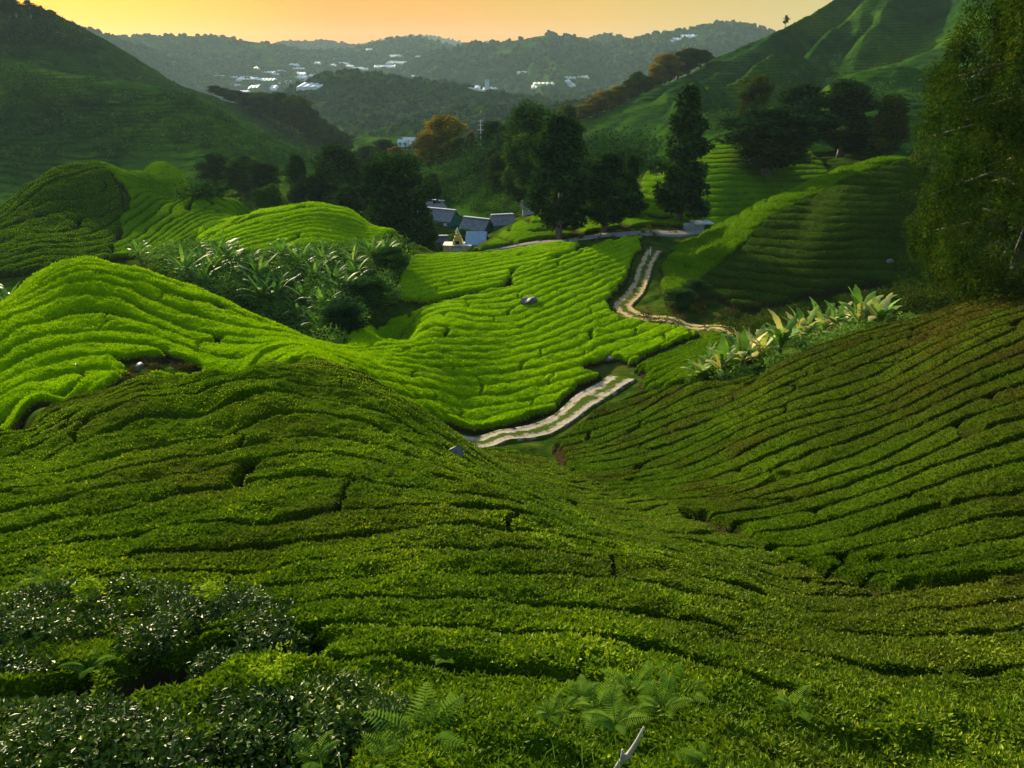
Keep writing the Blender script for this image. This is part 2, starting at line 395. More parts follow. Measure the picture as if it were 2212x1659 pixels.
def tea_plot(name, label, poly, phase, mats, yr, du=0.0017, dv=0.0022, h=TEAH, gap=0.16, wav=0.10, lump=0.10, cross=None, leaves=0, leafsz=(0.085, 1.9), seed=1, merge=0.0, crn=0.14, near=None, cz=1.15, excl=None, gapx=None):
    P = poly_xy(poly); ul = (P[:, 0]/P[:, 1]); vl = np.log(P[:, 1])
    nu = int((ul.max()-ul.min())/du)+2; nv = int((vl.max()-vl.min())/dv)+2
    u = np.linspace(ul.min()-du, ul.max()+du, nu); v = np.linspace(vl.min()-dv, vl.max()+dv, nv)
    UU, VV = np.meshgrid(u, v, indexing='ij'); Y = np.exp(VV); X = UU*Y
    px, _ = pix(X, Y, CAMZ+Y*terr_w(UU, VV))
    inview = (px > -320) & (px < FW+320)
    wx = X+0.5*fbm(X/3, Y/3, 2, 91); wy = Y+0.5*fbm(X/3, Y/3, 2, 95)
    sd = coarse(lambda a, b: poly_sd(P, a.ravel(), b.ravel()).reshape(a.shape), X, Y, 4)
    if excl: sd = np.minimum(sd, -coarse(lambda a, b: poly_sd(poly_xy(excl), a.ravel(), b.ravel()).reshape(a.shape), X, Y, 4)+0.8*fbm(X/5, Y/5, 2, 77))
    for (hx, hy, hr) in HOLES: sd = np.minimum(sd, np.hypot(wx-hx, wy-hy)-hr)
    for (tp, hw) in TRACKS: sd = np.minimum(sd, coarse(lambda a, b: line_dist(tp, a, b), X, Y, 3)-hw)
    sd = sd+0.30*fbm(X/0.9, Y/0.9, 2, 55)+0.5*fbm(X/4, Y/4, 2, 57)
    Z = CAMZ+Y*terr_w(UU, VV)
    ph = coarse(phase, X, Y, 6) if phase is not None else Z/cz+Y*0.12
    ph = ph+wav*fbm(X/2.2, Y/2.2, 3, seed)+0.5*fbm(X/11, Y/11, 3, seed+40)
    fr = ph-np.floor(ph); row = np.floor(ph)
    gw = gap*(1+0.7*fbm(X/2.5, Y/2.5, 2, seed+9)+0.0*X)
    if gapx: gw = gw*(1+gapx[2]*((X < gapx[0]) & (Y < gapx[1])))
    gw = np.clip(gw, 0.03, 0.5)
    prof = sstep(0.0, gw, fr)*(1-sstep(1-gw*0.55, 1.0, fr))
    if merge > 0:      # neighbouring rows grown together for stretches
        mg = sstep(0.0, 0.35, fbm(X/7, Y/3.5+row*1.7, 2, seed+3)+merge-0.5)
        prof = prof*(1-mg)+mg*np.maximum(prof, 0.82+0.18*prof)
    if near:
        mg = 1-sstep(near[0], near[1], Y); prof = prof*(1-mg)+mg*(0.72+0.28*sstep(-.5, .3, fbm(X/1.1, Y/1.1, 3, 401))); Zn = mg*0.16*fbm(X/1.6, Y/1.6, 2, 402)
    if cross:
        L, cw, sel = cross
        rh = _hash(row, row*0, seed+77)
        cc = X/L+rh*5+0.15*fbm(X/2, Y/2, 2, seed+5); cf = cc-np.floor(cc)
        on = _hash(np.floor(cc), row, seed+78) < sel
        e = np.minimum(cf, 1-cf)*L
        prof = prof*np.where(on | (_hash(np.floor(cc+0.5), row, seed+79) < sel), sstep(0.0, cw, e), 1)
    prof = np.minimum(prof, sstep(-0.05, 0.45, sd))
    lum = lump*(fbm(X/0.9, Y/0.9, 3, seed+20)+0.7*fbm(X/3.1, Y/3.1, 2, seed+30)) + 0.035*fbm(X/0.22, Y/0.22, 2, seed+33)
    crown = 1-crn*(2*fr-1)**2
    Zt = Z-h*(1.0)+h*prof*crown+lum*prof+h*0.08+(Zn if near else 0)
    keep = (sd > -0.25) & inview & (v[None, :] < math.log(yr[1])+1)
    f, used = grid_faces(keep, nu, nv)
    V = np.stack([X.ravel()[used], Y.ravel()[used], Zt.ravel()[used]], 1)
    dep = (1-sstep(0.25, 0.8, prof)).ravel()[used]
    fl = [f]; midx = np.zeros(len(f), np.int32); tint = np.zeros(len(f), np.float32); sm = np.ones(len(f), bool)
    if leaves:
        r = np.random.default_rng(seed)
        a, b, c, d = (V[f[:, k]] for k in range(4)); cen = (a+b+c+d)/4
        nr = np.cross(c-a, d-b); ar = np.linalg.norm(nr, axis=1)/2; nr /= 2*ar[:, None]+1e-12; nr *= np.sign(nr[:, 2:3])
        dist = np.linalg.norm(cen-np.array([0, 0, CAMZ]), axis=1)
        vis = np.abs(((cen-np.array([0, 0, CAMZ]))*nr).sum(1))/dist+0.25
        fx, fy = pix(cen[:, 0], cen[:, 1], cen[:, 2])
        infr = (fx > -120) & (fx < FW+120) & (fy < FH+160)
        wgt = ar*vis/dist**2*infr*(dep[f].mean(1) < 0.75)
        # equal screen density, capped by a real leaf density
        pr = wgt/wgt.sum()*leaves; pr = np.minimum(pr, ar*900)
        n = r.poisson(pr); idx = np.repeat(np.arange(len(f)), n)
        t = r.random((len(idx), 2)); Pn = (a[idx]*(1-t[:, :1])*(1-t[:, 1:])+b[idx]*t[:, :1]*(1-t[:, 1:])+c[idx]*t[:, :1]*t[:, 1:]+d[idx]*(1-t[:, :1])*t[:, 1:])
        size = np.clip(dist[idx]*leafsz[1]*FW/1024/FP, leafsz[0], 0.17)*(0.6+0.8*r.random(len(idx)))
        lv, lf = leaf_quads(Pn-nr[idx]*0.02, nr[idx], size, 0.55, seed=seed+1)
        lf = lf+len(V); tn = np.clip(r.normal(0.5, 0.22, len(idx)), 0, 1)
        shoots = r.random(len(idx)) < 0.05; tn[shoots] = 1.0
        V = np.concatenate([V, lv]); fl.append(lf); midx = np.concatenate([midx, np.ones(len(lf), np.int32)])
        tint = np.concatenate([tint, tn, tn]); sm = np.concatenate([sm, np.zeros(len(lf), bool)])
        dep = np.concatenate([dep, np.zeros(len(lv))])
    o = mesh(name, V, fl, mats, None, sm, tint, midx)
    at = o.data.attributes.new('depth', 'FLOAT', 'POINT'); at.data.foreach_set('value', dep.astype(np.float32))
    tag(o, label, 'tea bushes', None, 'stuff')
    return o
# ---------------------------------------------------------------- tea materials
G = lambda r, g, b: (r, g, b)
CAN_OLIVE = canopy_mat('tea canopy mature', [(0.2, G(0.011, 0.025, .001)), (0.5, G(0.038, 0.085, .002)), (0.8, G(0.109, 0.181, .003))], brown=(.050, .036, .008), bamt=.55, bx=(2, 14))
LEAF_OLIVE = foliage_mat('tea leaf mature', [(0.1, G(0.012, 0.035, .002)), (0.45, G(0.062, 0.131, .002)), (0.75, G(0.154, 0.250, .004)), (1.0, G(0.410, 0.499, .01))], rough=0.6, spec=0.10, brown=(.065, .045, .008), bamt=.5, bx=(2, 14))
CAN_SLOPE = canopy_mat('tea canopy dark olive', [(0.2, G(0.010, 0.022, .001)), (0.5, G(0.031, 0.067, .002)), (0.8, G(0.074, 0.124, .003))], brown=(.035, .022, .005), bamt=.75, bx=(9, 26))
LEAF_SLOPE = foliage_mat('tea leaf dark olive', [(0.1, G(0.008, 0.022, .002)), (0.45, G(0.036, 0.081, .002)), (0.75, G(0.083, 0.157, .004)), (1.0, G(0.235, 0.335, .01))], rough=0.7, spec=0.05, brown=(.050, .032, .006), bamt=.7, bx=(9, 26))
CAN_YOUNG = canopy_mat('tea canopy young flush', [(0.15, G(0.054, 0.138, .0008)), (0.5, G(0.168, 0.331, .001)), (0.85, G(0.336, 0.475, .002))])
LEAF_YOUNG = foliage_mat('tea leaf young flush', [(0.1, G(0.061, 0.150, .0008)), (0.5, G(0.201, 0.375, .001)), (1.0, G(0.429, 0.587, .004))], rough=0.9, spec=0.0)
CAN_MID = canopy_mat('tea canopy mixed', [(0.15, G(0.022, 0.060, .001)), (0.5, G(0.072, 0.162, .002)), (0.85, G(0.156, 0.252, .003))])
LEAF_MID = foliage_mat('tea leaf mixed', [(0.1, G(0.024, 0.066, .001)), (0.5, G(0.082, 0.180, .002)), (1.0, G(0.192, 0.312, .006))], rough=0.9, spec=0.0)
CAN_DARK = canopy_mat('tea canopy unpruned and painted shade', [(0.15, G(.009, .022, .003)), (0.5, G(.026, .056, .005)), (0.85, G(.060, .095, .010))])  # unpruned tea on the right hill; painted shade on the humped hill's front
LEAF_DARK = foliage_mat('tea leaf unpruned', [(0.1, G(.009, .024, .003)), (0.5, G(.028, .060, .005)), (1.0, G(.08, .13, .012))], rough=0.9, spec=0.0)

def S(s):
    return [[(float(p.split(',')[0]), float(p.split(',')[1])) for p in l.split()] for l in s.strip().splitlines()]
STR_A = S("""
216,881 266,876 400,850 600,840 750,850 850,900
276,1010 360,996 500,960 650,925 800,935 900,980 1000,1030
196,1100 266,1083 333,1073 433,1063 500,1046 733,1026 880,1040 1000,1080
0,1155 160,1115 300,1090
283,1166 360,1160 550,1156 733,1122
143,1219 333,1196 500,1194 733,1172
737,1169 870,1139 970,1119 1070,1116 1170,1123 1304,1156 1470,1206
737,1236 837,1226 937,1209 1037,1219 1204,1219 1304,1223 1470,1246
737,1289 937,1288 1104,1286 1270,1286 1470,1286
1037,1339 1170,1363 1304,1383 1470,1406
1474,1196 1574,1223 1674,1239 1774,1253
1474,1249 1574,1269 1674,1293 1807,1313 1950,1330
1507,1296 1641,1336 1774,1396 1941,1399 2100,1390
1474,1339 1607,1373 1707,1419 1841,1483 1974,1516
600,1420 800,1410 1000,1430 1200,1470 1500,1520
600,1550 900,1540 1200,1570 1500,1620
0,1400 200,1385 400,1385
0,1600 300,1590 500,1580
1950,1330 2080,1325 2212,1310
2000,1540 2120,1530 2212,1520
0,1010 130,960 300,905 450,870
""")
STR_D = S("""
1474,836 1574,810 1641,783 1741,750
1474,903 1574,853 1674,806 1774,760 1857,726
1474,936 1607,886 1707,836 1807,793 1891,753
1474,960 1607,920 1707,870 1841,836 1974,786
1474,1033 1607,996 1707,946 1807,913 1907,886 2041,820
1474,1073 1641,1053 1774,1013 1900,950 2050,890 2212,820
1557,1139 1657,1130 1774,1100 1874,1070 2000,1030 2212,960
1700,1200 1850,1180 2000,1150 2212,1100
1210,975 1300,950 1400,905 1474,870
1200,990 1330,985 1474,925
1240,1020 1340,1030 1474,985
1330,1060 1474,1050
1900,740 2050,690 2212,640
""")
STR_B = S("""
0,766 67,740 133,723 217,726 277,736
0,740 50,703 117,676 187,680 260,686
0,713 67,663 133,653 247,660
0,686 83,626 150,610 233,616 287,623
307,720 367,733 433,746 500,760 733,758
300,693 400,703 500,740 600,753 733,766
333,633 400,663 500,693 600,730 733,760
293,586 427,636 517,663 633,710 720,745
0,853 100,830 200,793 283,786
0,896 67,873 143,850
737,770 850,785 950,805 1050,815 1250,800 1330,790
737,780 837,816 904,848 970,858 1070,862 1204,853
780,745 870,720 1004,700 1137,686
1170,753 1270,686 1350,630
800,700 900,675 1050,645 1150,620 1250,580 1360,540
870,745 1000,735 1130,720 1200,700 1300,650
1000,775 1100,765 1200,745 1300,715 1400,700
1287,766 1370,725 1437,705
960,890 1100,895 1220,868 1270,840
""")
STR_C = S("""
850,610 950,590 1050,570 1200,540
860,640 950,625 1050,610 1110,600
900,560 1100,540 1220,527
""")
STR_L4 = S("""
349,540 436,488 540,453 610,444
392,558 488,514 593,479 697,462 784,475
488,558 593,523 697,505 819,514
620,440 700,440 780,458 850,490
""")
STR_L2 = S("""
261,558 305,488 366,436 436,418 557,453
296,523 383,470 488,436
0,488 130,453 250,436
0,540 174,514 255,497
0,455 60,402 120,375 200,356
226,366 288,400 349,414
30,575 120,555 220,540
330,540 400,500 480,470
""")
def line3(s):
    a = _parse(s); u, w = uw(a[:, 0], a[:, 1]); return np.stack([u*a[:, 2], a[:, 2]], 1)
TR_UP = line3("1520 497 121 1470 500 119 1420 510 114 1405 525 110 1413 540 106  1392 580 100  1387 605 96  1368 640 89  1340 662 84  1368 685 79.5  1450 690 76.5  1560 705 72 1640 712 66")
TR_LOW = line3("1000 920 46 1080 940 50  1150 935 51.5  1220 905 53.5  1270 862 57  1345 820 61.8")
TR_PATH = line3("-140 1010 25 -60 980 26.6  0 946 28  60 912 30  130 880 32.2 200 850 33.5")
TRACKS += [(TR_UP, 1.75), (TR_LOW, 2.0)]
def hole(x, y, r, yr=(3, 640)):
    p = hit(x, y, *yr); HOLES.append((p[0], p[1], r)); return p
hole(350, 780, 2.2, (36, 60)); hole(300, 770, 1.2, (36, 60)); hole(1325, 785, 2.0, (55, 75)); hole(1290, 788, 1.2, (55, 75))
for hx_, hy_, hr_ in ((330, 1440, .35), (420, 1430, .42), (500, 1430, .3), (600, 1410, .35), (560, 1600, .35), (650, 1600, .4), (120, 1470, .25)): hole(hx_, hy_, hr_, (4, 14))
PL_A = "-350 1900 3.2 1106 1900 3.2 2560 1900 3.2 2600 1230 13.5 2212 1235 14.4 1900 1277 14.9 1700 1200 18.6 1560 1122 23 1450 1080 27 1345 1047 31.5 1240 997 39 1200 975 43.5 1120 962 44.5 1060 952 45 960 905 40 900 885 37.5 820 835 36.5 700 800 35.5 560 790 33.5 330 822 31.5 150 885 29 0 955 26.8 -300 1060 22.5"
PL_B = """-300 760 62 -100 700 62 30 636 60 80 584 62 200 562 64 300 574 65 400 608 66 500 650 66 600 694 64 680 730 62 735 755 62 752 720 72 800 690 77 850 662 81 950 662 84 1100 635 88
1115 605 95 1190 585 98 1250 545 104 1300 525 110 1385 515 113 1400 545 105 1385 575 100 1365 610 95 1345 640 90 1325 660 86 1355 690 79 1440 700 74 1520 722 70 1450 752 69 1350 785 65 1290 810 62.5 1240 850 59 1180 892 55.5 1100 915 53 1030 915 49.5
960 895 42 880 845 40 800 808 38.6 700 795 37.6 560 782 37 430 800 38.5 290 800 40 250 815 37 150 868 34.2 0 925 31.8 -300 960 31"""
PL_C = "850 655 84 862 600 92 895 562 101 960 548 106 1210 524 110 1260 528 109 1230 552 102.5 1175 582 97 1105 602 94 1090 628 89 950 655 85"
PL_E = "1372 812 61.5 1385 792 64 1440 772 66 1500 750 67 1545 730 68 1610 722 64 1630 745 56 1560 785 55 1500 828 54 1430 852 55.5 1390 845 57"
PL_D = """1195 962 48.5 1260 938 51 1300 908 53.5 1345 872 56 1385 856 57 1450 845 55 1560 820 52 1650 790 48.7 1720 760 48.5 1850 705 51.5 1960 680 49.5 2060 650 48.5 2212 600 47.5 2600 520 44
2600 1200 14.6 2212 1230 14.5 1920 1275 14.7 1710 1205 18.2 1570 1130 22.4 1450 1090 26 1350 1060 30 1245 1005 37 1205 975 43"""
PL_F1 = "1425 640 88 1422 580 99 1470 530 111.5 1650 425 116 1750 380 115 1900 330 112 1990 336 111 1960 352 102 1880 362 100 1800 392 100 1730 420 100.5 1660 465 98 1600 520 93 1520 585 89 1480 632 84 1450 650 84"
PL_F = "1440 650 85 1480 634 84.5 1520 587 89.5 1600 522 93.5 1660 467 98.5 1730 422 101 1800 394 100.5 1880 364 100.5 1975 352 103 2100 350 110 2350 360 110 2550 380 100 2500 560 78 2050 610 79 1900 622 80 1700 652 79 1600 660 80 1520 640 84 1480 655 83"
PL_L4 = "420 500 110 560 448 121 680 432 123 760 448 123 850 488 117 868 512 113 800 532 104 700 540 99 560 545 94 430 540 100"
PL_L2 = "-300 520 145 0 442 142 50 396 148 100 367 154 200 349 160 330 352 172 430 385 172 480 408 152 530 420 143 578 440 135 500 500 113 410 530 104 300 545 101 100 560 93 -250 590 90"
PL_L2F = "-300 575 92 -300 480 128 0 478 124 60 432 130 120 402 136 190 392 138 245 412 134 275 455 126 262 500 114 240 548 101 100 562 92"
PL_H = "1000 540 116 1060 500 128 1100 480 140 1130 478 141 1200 455 148 1380 430 152 1390 380 168 1550 310 180 1750 320 180 1800 345 160 1640 425 128 1540 475 123 1470 490 124 1300 498 123 1190 512 120"
if QUICK < 2:
    ph = phase_field(STR_A, 1.35, (3, 60))
    tea_plot('tea_bushes', 'mature olive green tea rows covering the near slope in the foreground', PL_A, ph, [CAN_OLIVE, LEAF_OLIVE], (3, 60), leaves=LEAVES_A, gap=0.12, merge=0.33, lump=0.16, crn=0.07, cross=(9, 0.3, 0.12), near=(7.3, 9.6), seed=11)
    ph = phase_field(STR_D, 1.5, (12, 70))
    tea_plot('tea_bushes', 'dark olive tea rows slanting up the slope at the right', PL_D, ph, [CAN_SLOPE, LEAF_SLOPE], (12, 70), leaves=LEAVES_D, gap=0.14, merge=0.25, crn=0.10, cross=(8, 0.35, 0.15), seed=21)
    ph = phase_field(STR_B, lambda S: np.where((S[:, 0] < -8) & (S[:, 1] < 62), 1.6, 1.25), (33, 125))
    tea_plot('tea_bushes', 'bright young tea rows on the left knoll and across the sunlit bowl', PL_B, ph, [CAN_YOUNG, LEAF_YOUNG], (33, 125), leaves=LEAVES_B, gap=0.15, merge=0.15, lump=0.14, wav=0.16, gapx=(-6, 63, 0.8), cross=(6, 0.4, 0.14), seed=31)
    ph = phase_field(STR_C, 1.45, (60, 125))
    tea_plot('tea_bushes', 'small upper plot of bright tea rows below the road and temple', PL_C, ph, [CAN_YOUNG, LEAF_YOUNG], (60, 130), leaves=LEAVES_B//8, gap=0.15, cross=(12, 0.4, 0.2), seed=41)
    ph = phase_field(STR_D[:3]+S("1400,830 1450,800 1560,760"), 1.6, (50, 75))
    tea_plot('tea_bushes', 'small plot of tea rows between the dirt track and the banana clump', PL_E, ph, [CAN_MID, LEAF_MID], (50, 75), leaves=LEAVES_B//10, gap=0.2, seed=51)
    tea_plot('tea_bushes', 'bright strip of tea along the crest of the round right hill', PL_F1, None, [CAN_MID, LEAF_MID], (70, 130), leaves=LEAVES_B//5, gap=0.16, merge=0.3, seed=66)
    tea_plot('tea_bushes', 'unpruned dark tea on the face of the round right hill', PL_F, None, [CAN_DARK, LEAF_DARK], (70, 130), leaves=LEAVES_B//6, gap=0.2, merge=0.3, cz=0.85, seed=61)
    ph = phase_field(STR_L4, 1.35, (85, 140))
    tea_plot('tea_bushes', 'bright tea rows on the low knoll left of the houses', PL_L4, ph, [CAN_YOUNG, LEAF_YOUNG], (85, 140), leaves=LEAVES_B//6, gap=0.2, merge=0.2, lump=0.13, cross=(9, 0.5, 0.15), seed=71)
    ph = phase_field(STR_L2, 1.45, (85, 172))
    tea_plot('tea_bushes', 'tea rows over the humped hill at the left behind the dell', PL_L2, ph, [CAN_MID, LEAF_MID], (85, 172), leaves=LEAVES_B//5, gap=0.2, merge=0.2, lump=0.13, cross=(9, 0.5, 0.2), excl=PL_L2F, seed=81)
    tea_plot('tea_bushes', 'tea painted dark for shade on the front of the humped hill', PL_L2F, ph, [CAN_DARK, LEAF_MID], (85, 172), leaves=LEAVES_B//6, gap=0.2, merge=0.3, lump=0.2, seed=84)  # darker canopy puts the backlit shade of this front into its colour
    tea_plot('tea_bushes', 'tea rows on the slope beneath and behind the tall dark trees', PL_H, None, [CAN_MID, LEAF_MID], (110, 190), leaves=LEAVES_B//8, gap=0.22, seed=86)
# ---------------------------------------------------------------- ground
def ground_mat():
    """soil, grass verge; the wheel ruts are worn lines of stone and sand along the tracks"""
    m, nt, b = newmat('soil and grass'); p = geo_pos(nt)
    n1 = noise(nt, 0.35, 4, 0.6, p); n2 = noise(nt, 3.0, 4, 0.7, p)
    a = nt.nodes.new('ShaderNodeMath'); a.operation = 'MULTIPLY_ADD'; nt.links.new(n2, a.inputs[0]); a.inputs[1].default_value = 0.5; nt.links.new(n1, a.inputs[2])
    a2 = nt.nodes.new('ShaderNodeMath'); a2.operation = 'SUBTRACT'; nt.links.new(a.outputs[0], a2.inputs[0]); a2.inputs[1].default_value = 0.25
    grass = ramp(nt, a2.outputs[0], [(0.3, G(.012, .028, .004)), (0.5, G(.03, .065, .005)), (0.65, G(.07, .085, .012)), (0.8, G(.10, .065, .025))])
    nt.links.new(grass, b.inputs['Base Color']); b.inputs['Roughness'].default_value = 1.0; b.inputs['Specular IOR Level'].default_value = 0.0
    bump(nt, b, n2, 0.6, 0.2)
    return m
GROUND_M = ground_mat()
def hill_mat():
    m, nt, b = newmat('wooded and tea covered hillside'); p = geo_pos(nt)
    n1 = noise(nt, 0.012, 4, 0.6, p); n2 = noise(nt, 0.12, 4, 0.65, p); n3 = noise(nt, 0.9, 3, 0.7, p)
    a = nt.nodes.new('ShaderNodeMath'); a.operation = 'MULTIPLY_ADD'; nt.links.new(n2, a.inputs[0]); a.inputs[1].default_value = 0.5; nt.links.new(n1, a.inputs[2])
    a1 = nt.nodes.new('ShaderNodeMath'); a1.operation = 'MULTIPLY_ADD'; nt.links.new(n3, a1.inputs[0]); a1.inputs[1].default_value = 0.5; nt.links.new(a.outputs[0], a1.inputs[2])
    a2 = nt.nodes.new('ShaderNodeMath'); a2.operation = 'SUBTRACT'; nt.links.new(a1.outputs[0], a2.inputs[0]); a2.inputs[1].default_value = 0.5
    c = ramp(nt, a2.outputs[0], [(0.25, G(.005, .020, .005)), (0.45, G(.014, .050, .006)), (0.6, G(.034, .088, .005)), (0.78, G(.085, .13, .006)), (0.95, G(.10, .085, .03))])
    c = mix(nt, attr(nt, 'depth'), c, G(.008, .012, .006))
    nt.links.new(c, b.inputs['Base Color']); b.inputs['Roughness'].default_value = 0.9; b.inputs['Specular IOR Level'].default_value = 0.0
    bump(nt, b, n3, 0.7, 0.6)
    return m
HILL_M = hill_mat()
GOFF = TEAH
def ground_z(X, Y):
    """soil level"""
    X = np.asarray(X, float); Y = np.asarray(Y, float)
    return ground(X, Y)-GOFF*(1-sstep(150, 220, Y))
def gz(x, y): return float(ground_z(x, y))
nu, nv = (420, 700) if QUICK else (640, 1100)
u = np.linspace(U0+.02, U1-.02, nu); v = np.linspace(math.log(2.2), math.log(185), nv)
UU, VV = np.meshgrid(u, v, indexing='ij'); Y = np.exp(VV); X = UU*Y
Z = ground_z(X, Y)+0.10*fbm(X/1.5, Y/1.5, 3, 5)*(1+Y/60)
for tp, hw in TRACKS:      # level the bed of a track slightly
    d = coarse(lambda a, b: line_dist(tp, a, b), X, Y, 3); k = 1-sstep(hw*0.6, hw*1.3, d)
    Z = Z*(1-k)+k*(ground_z(X, Y)-0.05)
Z = Z-sstep(170, 185, Y)*1.5
f, used = grid_faces(np.ones_like(Z, bool), nu, nv)
o = mesh('ground', np.stack([X.ravel(), Y.ravel(), Z.ravel()], 1)[used], f, GROUND_M)
tag(o, kind='structure')
# middle hills and the two flanking mountains
nu, nv = (600, 620) if QUICK else (1500, 1500)
u = np.linspace(U0+.02, U1-.02, nu); v = np.linspace(math.log(160), math.log(638), nv)
UU, VV = np.meshgrid(u, v, indexing='ij'); Y = np.exp(VV); X = UU*Y
w = terr_w(UU, VV)-sstep(math.log(590), math.log(638), VV)*0.2
Z = CAMZ+Y*w
amp = sstep(180, 260, Y)
Z = Z-(1-sstep(168, 176, Y))*3.0 + amp*(2.2*fbm(X/38, Y/38, 4, 3)+0.5*fbm(X/5, Y/5, 3, 13))
for sp, H_, W_ in (("1440 262 296 1523 227 332 1624 167 372 1708 133 402 1791 73 442 1874 10 485 1930 -40 520", 8, 17), ("1624 123 452 1741 50 503 1824 3 535 1870 -30 560", 7, 15), ("1820 125 400 1841 113 405 1891 57 445 1941 7 485 1980 -40 520", 8, 17), ("1337 288 288 1440 264 300 1500 250 310", 4, 12), ("1700 215 300 1824 187 300 1974 180 292 2100 180 285", 5, 16), ("1000 0 0", 0, 0)):
    if H_:
        q = line3(sp); d = coarse(lambda a, b: line_dist(q, a, b), X, Y, 3)+3*fbm(X/25, Y/25, 3, 19)
        H_ = H_*sstep(0, 30, np.hypot(X-q[0][0], Y-q[0][1]))
        Z = Z+H_*(np.clip(1-np.abs(d)/W_, 0, 1)**1.3-0.35*np.exp(-((d-W_*1.2)/(W_*.6))**2))
gu = 1-np.abs(vnoise((X*.80-Y*.60)/26+0.5*vnoise(X/40, Y/40, 5), (X*.6+Y*.8)/120, 44)); Z = Z-7.0*sstep(0.55, 1.0, gu)*sstep(240, 330, Y)*(1-sstep(400, 480, Y))*sstep(0.05, 0.3, UU)
ph = Z/1.5+0.9*fbm(X/25, Y/25, 3, 8); fr = ph-np.floor(ph)
rm = (0.35+0.65*sstep(-.3, .2, fbm(X/60, Y/60, 2, 31)))*sstep(180, 230, Y)
Z = Z+0.6*(sstep(0, .35, fr)-fr)*rm
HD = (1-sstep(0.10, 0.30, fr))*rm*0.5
f, used = grid_faces((UU > -1.2) & (UU < 1.2), nu, nv)
VH = np.stack([X.ravel(), Y.ravel(), Z.ravel()], 1)[used]
cx = VH[f[:, 0], 0]; cy = VH[f[:, 0], 1]
side = np.where((cx < -0.18*cy-8), 0, np.where(cx > 0.10*cy-2+0*cx, 1, 2))
for k, nm in ((0, 'mountain'), (1, 'mountain'), (2, 'valley_floor')):
    fk = f[side == k]; us = np.unique(fk); mp = np.full(len(VH), -1); mp[us] = np.arange(len(us))
    o = mesh(nm, VH[us], mp[fk], HILL_M); at = o.data.attributes.new('depth', 'FLOAT', 'POINT'); at.data.foreach_set('value', HD.ravel()[used][us].astype(np.float32))
    tag(o, ['dark shaded tea mountain filling the left side', 'steep green mountain with sunlit spurs at the right', 'wooded valley floor between the two mountains'][k], kind='structure')
# far valley and ridges
RIDGES = [  # distance, front slope, crest (x, y)
 (2200, .30, "-500 -20 -200 20 140 50 200 66 290 96 380 128 460 162 560 215 700 300"),
 (2900, .30, "100 100 250 82 300 78 380 78 450 77 540 89 600 97 640 108 700 125 800 165 900 220"),
 (4300, .25, "400 130 480 112 560 99 620 87 700 89 780 97 860 120 950 150"),
 (3300, .28, "620 150 700 122 780 97 850 83 900 79 950 92 1000 110 1060 132 1150 160"),
 (5600, .22, "700 110 820 86 890 76 930 77 1000 91 1040 90 1120 95 1300 110"),
 (2500, .27, "740 210 820 168 870 146 930 116 1000 96 1080 91 1130 85 1190 73 1240 82 1300 97 1380 84 1440 69 1480 66 1540 51 1600 52 1655 65 1750 100 1900 150"),
 (3100, .30, "1150 110 1250 90 1300 77 1330 77 1370 88 1420 100 1500 130"),
 (1150, .32, "420 330 560 235 640 183 700 160 760 153 830 164 1000 182 1100 200 1200 215 1400 240 1700 270"),
 (1500, .25, "850 240 1000 218 1100 205 1180 208 1280 198 1380 196 1450 190 1550 190 1700 200"),
 (760, .30, "500 380 620 330 680 306 740 290 830 273 900 262 960 262 1053 267 1100 250 1190 232 1260 216 1350 200 1450 190"),
 (900, .30, "600 340 700 275 800 245 870 250 950 240 1050 225 1150 240 1250 260"),
]
def far_height(X, Y):
    z = np.interp(Y, [400, 560, 900, 1500, 2500, 3500, 9000], [-60, -68, -84, -96, -105, -112, -190])
    z = z + 5*fbm(X/160, Y/160, 3, 2)
    for k, (D, sl, s) in enumerate(RIDGES):
        a = np.array([float(t) for t in s.split()]).reshape(-1, 2); uu, ww = uw(a[:, 0], a[:, 1])
        uc = X/Y
        wc = np.interp(uc, uu, ww)
        Yc = D*(1+0.10*fbm(uc*4.0, uc*0+k*3.7, 2, 50+k))
        zc = wc*Yc*1.0
        d = np.abs(Y-Yc)
        gul = 1-np.abs(vnoise(X/(0.05*D)+0.4*vnoise(X/90, Y/90, k), Y/(0.16*D), 70+k))
        fall = sl*d*(1.15-0.5*gul)
        zz = zc-fall+sstep(0, 0.12*D, d)*0.006*D*fbm(X/(0.04*D), Y/(0.04*D), 3, 60+k)
        z = np.maximum(z, zz)
    return CAMZ+z
nu, nv = (500, 600) if QUICK else (900, 1100)
u = np.linspace(-1.0, 1.0, nu); v = np.linspace(math.log(480), math.log(6400), nv)
UU, VV = np.meshgrid(u, v, indexing='ij'); Y = np.exp(VV); X = UU*Y
Zs = far_height(X, Y)
Z = Zs+2.2*fbm(X/14, Y/14, 3, 88)*sstep(520, 700, Y)-(1-sstep(500, 560, Y))*15
FARG = (u, v, Zs)
f, used = grid_faces(np.ones_like(Z, bool), nu, nv)
o = mesh('far_hills', np.stack([X.ravel(), Y.ravel(), Z.ravel()], 1)[used], f, HILL_M)
tag(o, kind='structure')
def far_hit(x, y, ymin=520):
    uu, w = uw(x, y); vv = np.linspace(math.log(ymin), math.log(9000), 3000); Yv = np.exp(vv)
    z = (far_height(uu*Yv, Yv)-CAMZ)/Yv; k = np.nonzero(z >= w)[0]; j = k[0] if len(k) else int(np.argmax(z))
    return np.array([uu*Yv[j], Yv[j], CAMZ+z[j]*Yv[j]])
